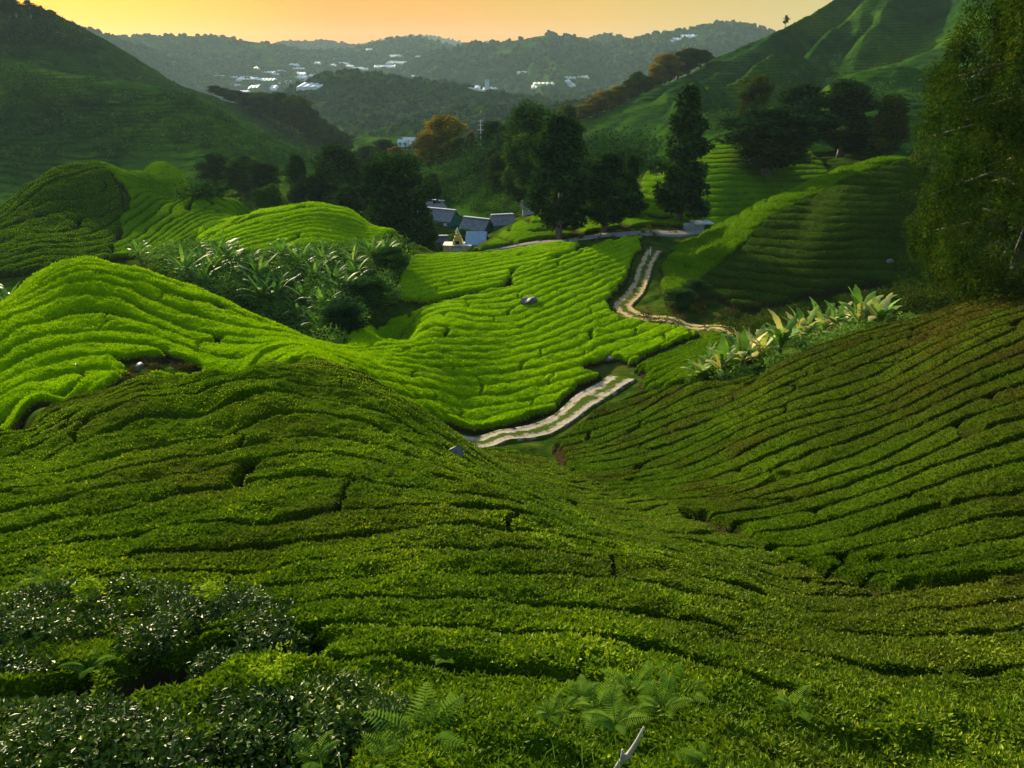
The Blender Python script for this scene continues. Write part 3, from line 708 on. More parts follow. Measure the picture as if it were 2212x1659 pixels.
# ---------------------------------------------------------------- tracks
def track_mat(name, rut, mid, stone=True):
    m, nt, b = newmat(name); p = geo_pos(nt)
    n1 = noise(nt, 1.2, 4, 0.65, p); n2 = noise(nt, 7.0, 3, 0.7, p)
    a = attr(nt, 'across')        # -1..1 over the width; ruts near +-0.5
    ab = nt.nodes.new('ShaderNodeMath'); ab.operation = 'ABSOLUTE'; nt.links.new(a, ab.inputs[0])
    s = nt.nodes.new('ShaderNodeMath'); s.operation = 'SUBTRACT'; nt.links.new(ab.outputs[0], s.inputs[0]); s.inputs[1].default_value = 0.54
    s2 = nt.nodes.new('ShaderNodeMath'); s2.operation = 'ABSOLUTE'; nt.links.new(s.outputs[0], s2.inputs[0])
    k = nt.nodes.new('ShaderNodeMath'); k.operation = 'MULTIPLY_ADD'; nt.links.new(n1, k.inputs[0]); k.inputs[1].default_value = 1.25; nt.links.new(s2.outputs[0], k.inputs[2])
    f = ramp(nt, k.outputs[0], [(0.76, G(0, 0, 0)), (0.98, G(1, 1, 1))])
    st = ramp(nt, n2, [(0.3, tuple(c*0.55 for c in rut)), (0.5, rut), (0.7, tuple(min(.8, c*1.5) for c in rut))])
    gr = ramp(nt, n2, [(0.3, tuple(c*0.5 for c in mid)), (0.7, mid)])
    nt.links.new(mix(nt, f, st, gr), b.inputs['Base Color']); b.inputs['Roughness'].default_value = 1.0; b.inputs['Specular IOR Level'].default_value = 0.0
    bump(nt, b, n2, 0.5, 0.08)
    return m
def track(name, label, P, hw, mat, zoff=0.05, solid=False):
    seg = np.linalg.norm(np.diff(P, axis=0), axis=1); s = np.concatenate([[0], np.cumsum(seg)]); m = int(s[-1]/0.35)
    t = np.linspace(0, s[-1], m); q = np.stack([np.interp(t, s, P[:, 0]), np.interp(t, s, P[:, 1])], 1)
    for _ in range(25): q[1:-1] = (q[:-2]+2*q[1:-1]+q[2:])/4
    d = np.gradient(q, axis=0); d /= np.linalg.norm(d, axis=1)[:, None]; n = np.stack([d[:, 1], -d[:, 0]], 1)
    c = np.linspace(-1, 1, 15); ww = hw*(1+0.12*fbm(t/4, t*0, 2, 3))
    pts = q[:, None]+n[:, None]*(c[None, :]*ww[:, None])[..., None]
    X, Y = pts[..., 0], pts[..., 1]
    Z = np.maximum(ground_z(X, Y), ground_z(q[:, :1], q[:, 1:])*0.5+0.5*ground_z(X, Y))+zoff+0.10+0.04*fbm(X/0.5, Y/0.5, 2, 9)-0.07*np.exp(-((np.abs(c)-0.54)/0.2)**2)[None]*(not solid)
    Z = Z-0.5*(np.abs(c) > 0.99)[None]
    f, used = grid_faces(np.ones_like(Z, bool), m, 15)
    f = f[:, ::-1]
    o = mesh(name, np.stack([X.ravel(), Y.ravel(), Z.ravel()], 1), f, mat)
    at = o.data.attributes.new('across', 'FLOAT', 'POINT'); at.data.foreach_set('value', np.tile(c if not solid else c*0+0.54, m).astype(np.float32))
    tag(o, label, kind='structure'); return o
DIRT = track_mat('stony wheel ruts', G(.34, .30, .24), G(.07, .11, .015))
SAND = track_mat('sandy wheel ruts', G(.42, .30, .16), G(.09, .12, .02))
PAVE = track_mat('worn asphalt', G(.22, .20, .18), G(.10, .10, .06))
track('dirt_track', 'stony two rut track curving under the bright bowl', TR_LOW, 1.55, DIRT)
track('dirt_track', 'sandy two rut track round the bend below the right hill', TR_UP[4:], 1.25, SAND)
TR_ROAD = line3("1540 494 122 1470 503 118.5 1400 508 117 1300 511 117.5 1200 515 117 1120 521 116.5 1040 527 118 990 533 120 945 537 124 905 530 129 880 517 135 866 500 142")
track('road', 'narrow grey road running past the tall trees and the temple', TR_ROAD, 1.5, PAVE, 0.12, solid=True)
# ---------------------------------------------------------------- foliage builders
def _ico():
    t = (1+5**.5)/2
    v = [(-1, t, 0), (1, t, 0), (-1, -t, 0), (1, -t, 0), (0, -1, t), (0, 1, t), (0, -1, -t), (0, 1, -t), (t, 0, -1), (t, 0, 1), (-t, 0, -1), (-t, 0, 1)]
    f = [(0, 11, 5), (0, 5, 1), (0, 1, 7), (0, 7, 10), (0, 10, 11), (1, 5, 9), (5, 11, 4), (11, 10, 2), (10, 7, 6), (7, 1, 8), (3, 9, 4), (3, 4, 2), (3, 2, 6), (3, 6, 8), (3, 8, 9), (4, 9, 5), (2, 4, 11), (6, 2, 10), (8, 6, 7), (9, 8, 1)]
    v = [np.array(p)/np.linalg.norm(p) for p in v]; c = {}; nf = []
    def mid(a, b):
        k = (min(a, b), max(a, b))
        if k not in c: m = v[a]+v[b]; v.append(m/np.linalg.norm(m)); c[k] = len(v)-1
        return c[k]
    for a, b, d in f:
        x, y, z = mid(a, b), mid(b, d), mid(d, a); nf += [(a, x, z), (b, y, x), (d, z, y), (x, y, z)]
    return np.array(v), np.array(nf)
ICO_V, ICO_F = _ico()
def blobs(C, Rr, sq=0.85, seed=0, rough=0.28):
    """many uneven lumps as one vertex/face set"""
    r = np.random.default_rng(seed); n = len(C); k = len(ICO_V)
    V = ICO_V[None]*(1+rough*r.normal(size=(n, k, 1)))*np.asarray(Rr)[:, None, None]; V[..., 2] *= sq
    V = V+np.asarray(C)[:, None]
    F = (ICO_F[None]+(np.arange(n)*k)[:, None, None]).reshape(-1, 3)
    return V.reshape(-1, 3), F, np.repeat(r.random(n), len(ICO_F))
def crown_mesh(clumps, rad, nleaf, lsize, seed, droop=0.0, flat=0.8, asp=0.5):
    """leaves over the outside and through the volume of each clump; one tint for each clump"""
    r = np.random.default_rng(seed); m = len(clumps)
    w = np.asarray(rad)**2; k = r.choice(m, nleaf, p=w/w.sum())
    d = r.normal(size=(nleaf, 3)); d /= np.linalg.norm(d, axis=1)[:, None]
    rr = np.asarray(rad)[k]*(0.45+0.62*r.random(nleaf)**0.55)
    off = d*rr[:, None]; off[:, 2] *= flat
    P = np.asarray(clumps)[k]+off
    n = d.copy(); n[:, 2] += 0.3
    v, f = leaf_quads(P, n, lsize*(0.6+0.8*r.random(nleaf)), -droop, asp, seed+1)
    ct = r.random(m); tn = np.clip(0.12+0.62*ct[k]+0.24*r.normal(size=nleaf), 0, 1)
    return v, f, np.concatenate([tn, tn])
BARK = None
def bark_mat():
    m, nt, b = newmat('grey brown bark'); p = geo_pos(nt); n = noise(nt, 3.0, 4, 0.7, p)
    nt.links.new(ramp(nt, n, [(0.3, G(.06, .05, .04)), (0.7, G(.20, .17, .14))]), b.inputs['Base Color']); b.inputs['Roughness'].default_value = 0.9
    return m
BARK = bark_mat()
def pale_bark():
    m, nt, b = newmat('pale bark'); p = geo_pos(nt); n = noise(nt, 5.0, 4, 0.7, p)
    nt.links.new(ramp(nt, n, [(0.3, G(.18, .16, .13)), (0.7, G(.45, .41, .36))]), b.inputs['Base Color']); b.inputs['Roughness'].default_value = 0.85
    return m
PALE = pale_bark()
TREE_DARK = foliage_mat('dark tree foliage', [(0.05, G(.004, .016, .007)), (0.45, G(.014, .050, .015)), (0.8, G(.045, .11, .020)), (1.0, G(.10, .17, .02))], scl=0.15, transl=0.15, fine=1.2)
TREE_GREEN = foliage_mat('green tree foliage', [(0.05, G(.007, .028, .009)), (0.45, G(.025, .080, .015)), (0.8, G(.07, .15, .02)), (1.0, G(.14, .22, .02))], scl=0.15, transl=0.2, fine=1.2)
TREE_RUST = foliage_mat('rust tinted foliage', [(0.05, G(.03, .04, .005)), (0.4, G(.12, .12, .008)), (0.75, G(.30, .21, .010)), (1.0, G(.45, .27, .02))], scl=0.12, transl=0.25, fine=1.2)
TREE_OLIVE = foliage_mat('olive brown foliage', [(0.05, G(.007, .020, .004)), (0.4, G(.028, .060, .007)), (0.75, G(.07, .11, .010)), (1.0, G(.14, .15, .015))], scl=0.3, transl=0.2, fine=1.5)
TREE_BIG = foliage_mat('drooping foliage', [(0.05, G(.005, .018, .003)), (0.4, G(.022, .058, .005)), (0.75, G(.06, .115, .008)), (1.0, G(.15, .16, .012))], scl=0.3, transl=0.2, fine=1.5)
def tree_proto(kind, seed, nleaf, lsize, mat, bark=BARK):
    """unit tree: 10 m tall, about 5 m wide; returns (crown mesh data, trunk mesh data)"""
    r = np.random.default_rng(seed); cl = []; rd = []
    t = MB(); lean = r.normal(size=2)*0.15
    top = 9.2
    tp = np.array([(lean[0]*z/5*math.sin(z*.5), lean[1]*z/5, z) for z in np.linspace(-0.6, top, 9)])
    t.tube(tp, np.linspace(0.30, 0.05, 9), 8)
    if kind == 'column':      # tall, dense, ragged oval
        env = lambda q: 2.35*(np.sin(np.pi*min(1, (q+0.06)/1.1)**0.75))**0.6; z0 = 1.3; n = 95; cr = 0.62
    elif kind == 'round':
        env = lambda q: 2.5*math.sqrt(max(0.02, 1-(2*q-1)**2*0.95)); z0 = 2.2; n = 85; cr = 0.75
    elif kind == 'layer':     # conifer in tiers with gaps
        env = lambda q: 2.5*(1-q)**0.65*(0.72+0.28*math.cos(q*34)); z0 = 1.0; n = 120; cr = 0.48
    else:                     # sparse open crown
        env = lambda q: 2.4*(np.sin(np.pi*min(1, q+0.15)))**0.5; z0 = 3.4; n = 36; cr = 0.62
    lobes = r.random(5)*6.28
    for i in range(n):
        q = (i+r.random())/n; z = z0+(9.7-z0)*q; a = r.random()*6.283
        e = env(q)*(0.80+0.22*math.sin(2*a+lobes[0])+0.16*math.sin(3*a+z*0.9+lobes[1])+0.08*r.normal())
        rr = e*(r.random()**0.38); s = cr*(0.65+0.6*r.random())
        x, y = rr*math.cos(a), rr*math.sin(a)
        cl.append((x, y, z)); rd.append(s)
        if i % 5 == 0:
            zb = max(0.9, z-0.5-0.45*rr); t.tube(np.array([(0, 0, zb), (x*.45, y*.45, zb+(z-zb)*.45+.1), (x, y, z)]), [0.11, 0.07, 0.02], 5)
    v, f, tn = crown_mesh(cl, rd, nleaf, lsize, seed, droop=0.2)
    c = mesh('crown', v, f, mat, smooth=False, fcol=tn); tr = t.build('trunk', bark)
    cm, tm = c.data, tr.data
    bpy.data.objects.remove(c); bpy.data.objects.remove(tr)
    return cm, tm
PROTO = {}
def proto(kind, matname, var=0):
    k = (kind, matname, var)
    if k not in PROTO:
        m = {'dark': TREE_DARK, 'green': TREE_GREEN, 'rust': TREE_RUST, 'olive': TREE_OLIVE}[matname]
        PROTO[k] = tree_proto(kind, 100+var*7+len(PROTO), 17000 if kind != 'open' else 5000, 0.33, m, PALE if kind == 'open' else BARK)
    return PROTO[k]
def plant_tree(x, ytop, Yd, wpx, kind, mat, label, group=None, name='tree', var=0, cat='tree', sink=0.0, far=False):
    u, w = uw(x, ytop); X = float(u*Yd); zt = CAMZ+float(w)*Yd
    z0 = (float(far_height(np.array([X]), np.array([Yd]))[0]) if far else gz(X, Yd))-sink
    h = max(2.0, zt-z0); wid = wpx/FP*Yd
    cm, tm = proto(kind, mat, var)
    rt = empty(name, (X, Yd, z0), rng.random()*6.28, (wid/4.7, wid/4.7, h/10.0))
    tag(rt, label, cat, group)
    for nm, dat in (('crown', cm), ('trunk', tm)):
        o = bpy.data.objects.new(nm, dat); COL.objects.link(o); o.parent = rt
    return rt
ORD = ['leftmost', 'second', 'third', 'fourth', 'fifth', 'sixth', 'seventh', 'eighth', 'ninth', 'tenth', 'eleventh', 'twelfth', 'thirteenth', 'fourteenth', 'fifteenth', 'sixteenth', 'seventeenth', 'eighteenth', 'nineteenth', 'twentieth', 'twenty-first', 'twenty-second', 'twenty-third', 'twenty-fourth', 'twenty-fifth', 'twenty-sixth', 'twenty-seventh', 'twenty-eighth', 'twenty-ninth', 'thirtieth']
def nth(i, of): return 'leftmost of '+of if i == 0 else ORD[i]+' from the left of '+of
if QUICK < 2:
    GM = 'tall trees between the road and the mountains'
    for a in [
        (1213, 250, 121, 118, 'column', 'dark', 'tallest dark tree with a pale trunk, beside the road above the bright bowl', 0),
        (1313, 330, 123, 98, 'column', 'dark', 'dark ragged tree just right of the tallest roadside tree', 1),
        (1366, 335, 134, 66, 'layer', 'green', 'thinner tree crowding behind the right side of the second roadside tree', 0),
        (1492, 186, 127, 118, 'layer', 'dark', 'tall dark tiered tree at the end of the grey road', 1),
        (1150, 228, 172, 108, 'round', 'green', 'broad rounded green tree standing behind the tallest roadside tree', 0),
        (1226, 233, 240, 50, 'round', 'olive', 'small olive tree peeping over the tallest roadside tree', 1),
        (1638, 166, 205, 66, 'round', 'olive', 'pale olive tree on the slope above the great dark tree', 1),
        (1672, 232, 158, 165, 'round', 'dark', 'great spreading dark tree behind the crest of the round right hill', 2),
        (1735, 186, 172, 98, 'round', 'dark', 'dark tree joined to the right shoulder of the great spreading tree', 1),
        (1842, 176, 172, 118, 'column', 'dark', 'broad dark tree halfway between the great spreading tree and the frame filling tree', 0),
        (1935, 205, 165, 80, 'column', 'olive', 'narrow olive tree close to the edge of the frame filling tree', 1),
        (852, 336, 137, 118, 'round', 'dark', 'big dark tree with a pale leaning trunk left of the houses', 0),
        (720, 318, 190, 104, 'round', 'dark', 'dome shaped dark tree behind the low bright knoll', 1),
        (638, 336, 192, 52, 'column', 'dark', 'slim dark tree left of the dome shaped tree', 0),
        (578, 404, 158, 62, 'round', 'green', 'low round green tree at the foot of the low bright knoll', 2),
        (520, 338, 222, 66, 'column', 'green', 'dim tree in the shade left of the slim dark tree', 1),
        (462, 335, 228, 60, 'round', 'dark', 'shaded tree above the end of the humped hill', 2),
        (565, 352, 210, 56, 'round', 'dark', 'shaded tree just left of the slim dark tree', 0),
        (770, 372, 200, 70, 'round', 'dark', 'dark tree filling the gap right of the dome shaped tree', 2),
        (745, 405, 160, 66, 'round', 'dark', 'low dark tree on the back of the low bright knoll', 1),
        (935, 375, 190, 40, 'column', 'dark', 'narrow dark tree right behind the crown of the leaning tree', 1),
        (963, 254, 268, 82, 'round', 'rust', 'largest rust coloured tree glowing in the valley', 0),
        (922, 290, 262, 48, 'round', 'rust', 'smaller rust coloured tree on the left of the largest one', 1),
        (985, 298, 250, 44, 'round', 'olive', 'olive brown tree at the foot of the largest rust coloured tree', 0),
        (1018, 284, 252, 34, 'layer', 'rust', 'thin rust coloured conifer right of the largest rust coloured tree', 0),
        (1062, 262, 240, 50, 'round', 'dark', 'dark round tree behind the little knoll with the mast', 0),
        (1096, 268, 226, 46, 'round', 'green', 'green tree right behind the little knoll with the mast', 1),
        (1078, 330, 200, 56, 'column', 'olive', 'olive tree clinging to the right flank of the knoll with the mast', 0),
        (1118, 335, 185, 60, 'column', 'green', 'green tree left of the trunk of the tallest roadside tree', 0),
        (828, 302, 340, 46, 'round', 'dark', 'dark valley tree left of the distant white cottages', 0),
        (856, 318, 310, 34, 'round', 'rust', 'little rust coloured tree below the distant white cottages', 1),
        (794, 316, 320, 44, 'round', 'dark', 'dark valley tree furthest left in front of the cottages', 2),
        (882, 335, 260, 40, 'round', 'dark', 'dark tree in the valley just behind the leaning tree', 1),
        (917, 462, 142, 50, 'round', 'green', 'small round tree in the yard beside the temple', 1),
        (1699, 33, 548, 13, 'open', 'dark', 'tiny lone tree on the skyline of the right mountain', 0)]:
        plant_tree(a[0], a[1], a[2], a[3]*1.1, *a[4:7], group=GM if a[2] < 180 else None, var=a[7])
    ridge = [(1250, 246, 392, 36), (1268, 226, 398, 40), (1290, 208, 404, 42), (1312, 196, 410, 40), (1338, 186, 418, 44), (1364, 172, 424, 30), (1377, 156, 430, 26), (1396, 166, 434, 38), (1420, 140, 444, 36), (1440, 118, 452, 48), (1468, 113, 460, 44), (1492, 104, 466, 42), (1516, 108, 472, 36)]
    for i, (x, yt, Yd, w) in enumerate(ridge):
        mt = ['olive', 'rust', 'rust', 'rust', 'rust', 'olive', 'green', 'olive', 'rust', 'rust', 'olive', 'olive', 'dark'][i]
        plant_tree(x, yt, Yd, w*1.15, 'round', mt, nth(i, 'the trees climbing the left edge of the right mountain'), 'trees up the edge of the right mountain', var=i % 3)
    lr = [(462, 190, 604, 20), (482, 196, 600, 22), (506, 201, 596, 32), (532, 205, 590, 34), (562, 206, 584, 40), (598, 207, 574, 42), (620, 222, 566, 30), (642, 214, 560, 44), (660, 236, 550, 34), (684, 262, 535, 36), (708, 276, 520, 36), (735, 292, 500, 34)]
    for i, (x, yt, Yd, w) in enumerate(lr):
        plant_tree(x, yt-5, Yd, w*1.45, 'round', ['dark', 'olive', 'dark'][i % 3], nth(i, 'the dark trees along the falling ridge of the left mountain'), 'dark trees along the left ridge', var=i % 3)
    sky_t = [(8, -18, 560, 40, 'round'), (28, 2, 562, 30, 'open'), (58, 0, 562, 34, 'open'), (70, 18, 563, 22, 'round'), (87, 12, 565, 18, 'open'), (106, 21, 566, 18, 'round'), (-40, -30, 560, 50, 'round')]
    for i, (x, yt, Yd, w, k) in enumerate(sky_t[:6]):
        plant_tree(x, yt, Yd, w, k, 'dark', nth(i, 'the trees against the yellow sky at the top left'), 'trees against the sky on the left mountain', var=i % 2)
    # the huge tree at the right edge, drooping fine foliage
    def big_tree():
        r = np.random.default_rng(5); u, w = uw(2190, 600); Yd = 47.0; X = float(u*Yd); z0 = gz(X, Yd); ht = 33.0
        rt = empty('tree', (X, Yd, z0)); tag(rt, 'huge tree with drooping olive foliage filling the top right corner', 'tree')
        t = MB(); tp = np.array([(0.3*math.sin(z/6), 0, z) for z in np.linspace(-1, ht-1, 12)]); t.tube(tp, np.linspace(0.55, 0.08, 12), 9)
        cl = []; rd = []
        for i in range(1000):
            q = r.random()**0.9; z = 1.0+(ht-1.5)*q; a = r.random()*6.283
            e = 8.0*(1-0.22*q**2)*(0.85+0.15*math.sin(3*a+z*.5))*min(1, (q+.2)*3.4)
            rr = e*r.random()**0.35; x, y = rr*math.cos(a), rr*math.sin(a)
            for j in range(3):      # hanging strands of clumps
                cl.append((x+r.normal()*.15, y+r.normal()*.15, z-0.62*j)); rd.append(0.62-0.12*j)
            if i % 9 == 0: t.tube(np.array([(0, 0, z+0.6), (x*.5, y*.5, z+1.1), (x, y, z)]), [0.14, 0.09, 0.03], 5)
        v, f, tn = crown_mesh(cl, rd, 60000 if QUICK else 300000, 0.34 if QUICK else 0.22, 8, droop=1.0, flat=1.25, asp=0.4)
        mesh('crown', v, f, TREE_BIG, rt, smooth=False, fcol=tn); t.build('trunk', BARK, rt)
    big_tree()
# ---------------------------------------------------------------- dell thicket, shrubs, bananas
SHRUB = foliage_mat('thicket foliage', [(0.05, G(.018, .055, .012)), (0.4, G(.065, .155, .025)), (0.75, G(.14, .27, .045)), (1.0, G(.26, .38, .08))], scl=0.25, transl=0.3, fine=2.0)
SHRUB_DRY = foliage_mat('dry scrub foliage', [(0.05, G(.02, .02, .006)), (0.4, G(.06, .06, .014)), (0.75, G(.12, .10, .03)), (1.0, G(.18, .14, .05))], scl=0.3, transl=0.2, fine=2.0)
BANANA = foliage_mat('banana blade', [(0.05, G(.02, .08, .015)), (0.4, G(.06, .18, .02)), (0.75, G(.16, .31, .04)), (1.0, G(.50, .48, .16))], rough=0.55, spec=0.12, scl=0.5, transl=0.35, tintw=0.9, fine=3.0)
def in_poly(P, x, y): return poly_sd(P, np.array([x]), np.array([y]))[0] > 0
def scatter_px(poly, n, yr, seed):
    """points on the ground seen inside an outline of the photo, evenly over the picture"""
    P = np.array([float(t) for t in poly.split()]).reshape(-1, 2); r = np.random.default_rng(seed); out = []
    lo, hi = P.min(0), P.max(0); tries = 0
    while len(out) < n and tries < n*8:
        tries += 1
        x, y = lo+(hi-lo)*r.random(2)
        if in_poly(P, x, y):
            p = hit(x, y, *yr)
            if yr[0] < p[1] < yr[1]*0.98: out.append((p[0], p[1]))
    return out
def undergrowth(name, label, pts, hrange, lsize, nper, mat, seed):
    r = np.random.default_rng(seed); C = []; Rd = []
    for (X, Y) in pts:
        h = hrange[0]+(hrange[1]-hrange[0])*r.random(); z = gz(X, Y)
        C.append((X, Y, z+h*0.45)); Rd.append(h*0.7)
        for _ in range(2): C.append((X+r.normal()*h*.4, Y+r.normal()*h*.4, z+h*(0.3+0.6*r.random()))); Rd.append(h*0.38)
    v, f, tn = crown_mesh(C, Rd, nper*len(pts), lsize, seed, flat=0.75, asp=0.45)
    o = mesh(name, v, f, mat, smooth=False, fcol=tn); tag(o, label, 'undergrowth', None, 'stuff'); return o
def blade(mb, base, az, L, Wd, lift, bend, seed):
    """arching banana blade: two rows of quads each side of a folded midrib, edge notched"""
    r = np.random.default_rng(seed); n = 18; d = np.array([math.cos(az), math.sin(az)]); s = np.array([-d[1], d[0]])
    V = []; p = np.array([base[0], base[1], base[2]], float); a = lift
    for i in range(n):
        t = i/(n-1); w = Wd*(0.12 if t < 0.16 else math.sin(math.pi*min(1, (t-0.10)/0.92))**0.6)*(0.55+0.55*r.random())
        V += [(p[0]+s[0]*w, p[1]+s[1]*w, p[2]-0.18*w), (p[0], p[1], p[2]), (p[0]-s[0]*w, p[1]-s[1]*w, p[2]-0.18*w)]
        st = L/(n-1); p = p+np.array([d[0]*math.cos(a)*st, d[1]*math.cos(a)*st, math.sin(a)*st]); a -= bend/(n-1)*(0.4+1.6*t)
    f = []
    for i in range(n-1):
        k = 3*i; f += [(k, k+1, k+4, k+3), (k+1, k+2, k+5, k+4)]
    mb.add(V, f)
def banana(loc, h, seed, label, group, split=True, nl=9):
    r = np.random.default_rng(seed); rt = empty('banana_plant', loc, r.random()*6.28); tag(rt, label, 'banana plant', group)
    st = MB(); st.tube(np.array([(0, 0, -.3), (0.02*h, 0, h*.1), (0, .01*h, h*.22)]), [h*.055, h*.045, h*.03], 7); st.build('stem', STEM_M, rt)
    whole = MB()
    for i in range(nl):
        m = MB() if split else whole
        blade(m, (0, 0, h*(.06+.14*i/nl)), i*2.4+r.normal()*.3, h*(.62+.28*r.random())*(1 if split else .85), h*(.105 if split else .045), R(86-24*r.random()-24*(1-i/nl)), R(25+55*r.random()), seed*31+i)
        if split: b = m.build('leaf', BANANA, rt); at = b.data.attributes.new('tint', 'FLOAT', 'FACE'); at.data.foreach_set('value', np.full(len(b.data.polygons), min(1.0, 0.15+r.random()*0.9), np.float32))
    if not split:
        b = whole.build('foliage', BANANA, rt); k = len(b.data.polygons); at = b.data.attributes.new('tint', 'FLOAT', 'FACE'); at.data.foreach_set('value', np.repeat(r.random(nl)*.6, k//nl).astype(np.float32))
    return rt
m, nt, b = newmat('banana stem'); b.inputs['Base Color'].default_value = (.10, .12, .04, 1); b.inputs['Roughness'].default_value = 0.7; STEM_M = m
if QUICK < 2:
    DELL = "270 545 330 560 400 600 520 650 600 695 680 735 735 745 750 720 770 690 850 650 850 600 875 555 860 520 800 525 700 535 620 545 560 555 480 545 400 530 300 545"
    pts = scatter_px(DELL, 620, (64, 118), 3)
    undergrowth('undergrowth', 'tangled green thicket filling the dell between the left knoll and the bowl', pts, (0.8, 2.4), 0.30, 75, SHRUB, 4)
    pts = scatter_px("1480 600 1440 640 1370 655 1390 685 1560 700 1700 675 1600 640 1560 590", 70, (66, 100), 8)
    undergrowth('undergrowth', 'brown scrub on the bank inside the bend of the dirt track', pts, (0.3, 0.9), 0.22, 60, SHRUB_DRY, 5)
    pts = scatter_px("1960 430 2212 380 2212 640 2050 650 1950 665 1930 600 1975 520", 150, (40, 110), 9)
    undergrowth('undergrowth', 'olive scrub at the foot of the huge right hand tree', pts, (1.0, 2.8), 0.24, 190, TREE_OLIVE, 6)
    pts = scatter_px("925 395 980 375 1060 372 1150 390 1150 460 1060 470 1000 450 950 440", 210, (150, 250), 10)
    undergrowth('undergrowth', 'mixed scrub over the knoll behind the houses', pts, (0.8, 3.0), 0.5, 60, TREE_GREEN, 7)
    pts = scatter_px("380 430 600 420 620 440 700 425 790 440 850 470 800 455 700 432 560 445 450 410", 90, (110, 260), 12)
    undergrowth('undergrowth', 'dark scrub in the hollow behind the two low knolls', pts, (1.5, 4.0), 0.5, 80, TREE_DARK, 8)
    pts = scatter_px("640 345 760 300 900 300 960 330 1100 335 1200 300 1400 320 1420 380 1300 450 1160 440 930 370 760 420", 330, (180, 520), 13)
    undergrowth('undergrowth', 'dark trees and scrub massed along the valley bottom', pts, (2.0, 6.5), 0.9, 55, TREE_DARK, 9)
    pts = scatter_px("1060 528 1200 516 1400 510 1480 500 1470 478 1300 490 1150 505 1060 515", 60, (110, 135), 14)
    undergrowth('undergrowth', 'dry grass and low weeds on the verge under the tall trees', pts, (0.15, 0.5), 0.2, 60, SHRUB_DRY, 10)
    pts = scatter_px("860 560 960 548 1060 530 960 525 900 535 860 540", 60, (110, 140), 15)
    undergrowth('undergrowth', 'weeds on the verge between the temple road and the upper plot', pts, (0.2, 0.7), 0.2, 60, SHRUB, 11)
    pts = scatter_px("0 935 130 868 320 800 420 790 420 770 300 750 250 800 140 855 0 915", 50, (26, 60), 16)
    undergrowth('undergrowth', 'brown weeds in the ditch between the near slope and the left knoll', pts, (0.15, 0.5), 0.12, 130, SHRUB_DRY, 12)
    # bananas in the dell
    D = [(12, 612, 66), (430, 572, 0), (462, 590, 0), (498, 568, 0), (478, 552, 0), (560, 602, 0), (300, 552, 0), (650, 572, 0), (700, 572, 0), (680, 602, 0), (622, 632, 0), (598, 652, 0), (658, 655, 0), (700, 672, 0), (648, 690, 0), (692, 712, 0), (742, 632, 0), (762, 572, 0), (802, 556, 0), (832, 556, 0), (720, 612, 0), (570, 650, 0), (610, 560, 0), (400, 590, 0), (440, 610, 0), (540, 580, 0), (770, 600, 0)]
    D.sort()
    for i, (x, y, Yd) in enumerate(D):
        p = hit(x, y, 62, 118) if not Yd else np.array([float(uw(x, y)[0])*Yd, Yd, 0])
        banana((p[0], p[1], gz(p[0], p[1])), 4.0+1.2*rng.random(), 200+i, 'lone banana plant at the left edge behind the left knoll' if i == 0 else nth(i-1, 'the grey green banana plants in the dell'), None if i == 0 else 'banana plants in the dell', split=False, nl=16)
    Bn = [(1512, 812, 1.9, 'low banana plant with pale leaves at the lower left end of the clump'), (1560, 800, 3.0, 'banana plant with drooping yellow leaves second from the left of the clump'), (1605, 785, 3.3, 'tattered banana plant with dry hanging leaves left of the clump centre'), (1645, 765, 2.9, 'bushy banana plant just left of the clump centre'),
          (1690, 750, 3.3, 'broad leaved banana plant at the centre of the clump'), (1735, 732, 3.0, 'banana plant right of the clump centre'), (1780, 712, 3.3, 'banana plant with bright upright fans near the right of the clump'), (1815, 700, 3.2, 'banana plant with the palest leaves near the right of the clump'), (1865, 682, 3.6, 'banana plant with one tall upright leaf at the right of the clump'), (1905, 672, 2.7, 'dark green banana plant at the far right end of the clump')]
    for i, (x, y, h, lb) in enumerate(Bn):
        p = hit(x, y, 40, 62); banana((p[0], p[1]+0.3, gz(p[0], p[1]+.3)+0.35), h*1.1, 400+i, lb, 'banana clump above the right slope', nl=15)
    for i, x in enumerate((1535, 1582, 1625, 1668, 1712, 1758, 1798, 1840, 1885)):
        y = np.interp(x, [1512, 1560, 1690, 1780, 1905], [806, 788, 738, 702, 662])-6; p = hit(x, y, 40, 64); p[1] += 1.2
        banana((p[0], p[1], gz(p[0], p[1])+0.3), 2.0+1.3*rng.random(), 450+i, nth(i, 'the smaller banana plants filling the back of the clump'), 'banana plants at the back of the clump', split=False, nl=16)
    pts = scatter_px("1495 835 1600 805 1750 745 1850 715 1960 690 1960 655 1880 640 1750 690 1600 745 1480 800", 90, (40, 66), 17)
    undergrowth('undergrowth', 'green weeds round the feet of the banana clump', pts, (0.4, 1.3), 0.20, 110, SHRUB, 13)
    pts = scatter_px("1560 700 1700 672 1900 630 2060 615 2060 655 1950 668 1860 650 1720 700 1620 735", 110, (60, 90), 18)
    undergrowth('undergrowth', 'dark scrub along the foot of the round right hill', pts, (0.5, 1.6), 0.28, 90, TREE_OLIVE, 14)
    pts = scatter_px("0 120 60 60 150 90 400 190 560 250 740 320 800 350 700 380 450 330 200 340 0 380", 330, (250, 620), 21)
    undergrowth('undergrowth', 'dark scrub scattered over the left mountain', pts, (1.5, 5.0), 1.0, 60, TREE_DARK, 15)
    pts = scatter_px("1300 330 1500 240 1640 190 1760 110 1960 140 1990 230 1700 270 1500 330 1400 350", 150, (230, 620), 22)
    undergrowth('undergrowth', 'low scrub in the gullies of the right mountain', pts, (1.0, 3.5), 0.8, 60, TREE_GREEN, 16)
    pts = scatter_px("0 60 40 50 105 45 150 75 210 100 140 115 60 80 0 110", 70, (400, 640), 23)
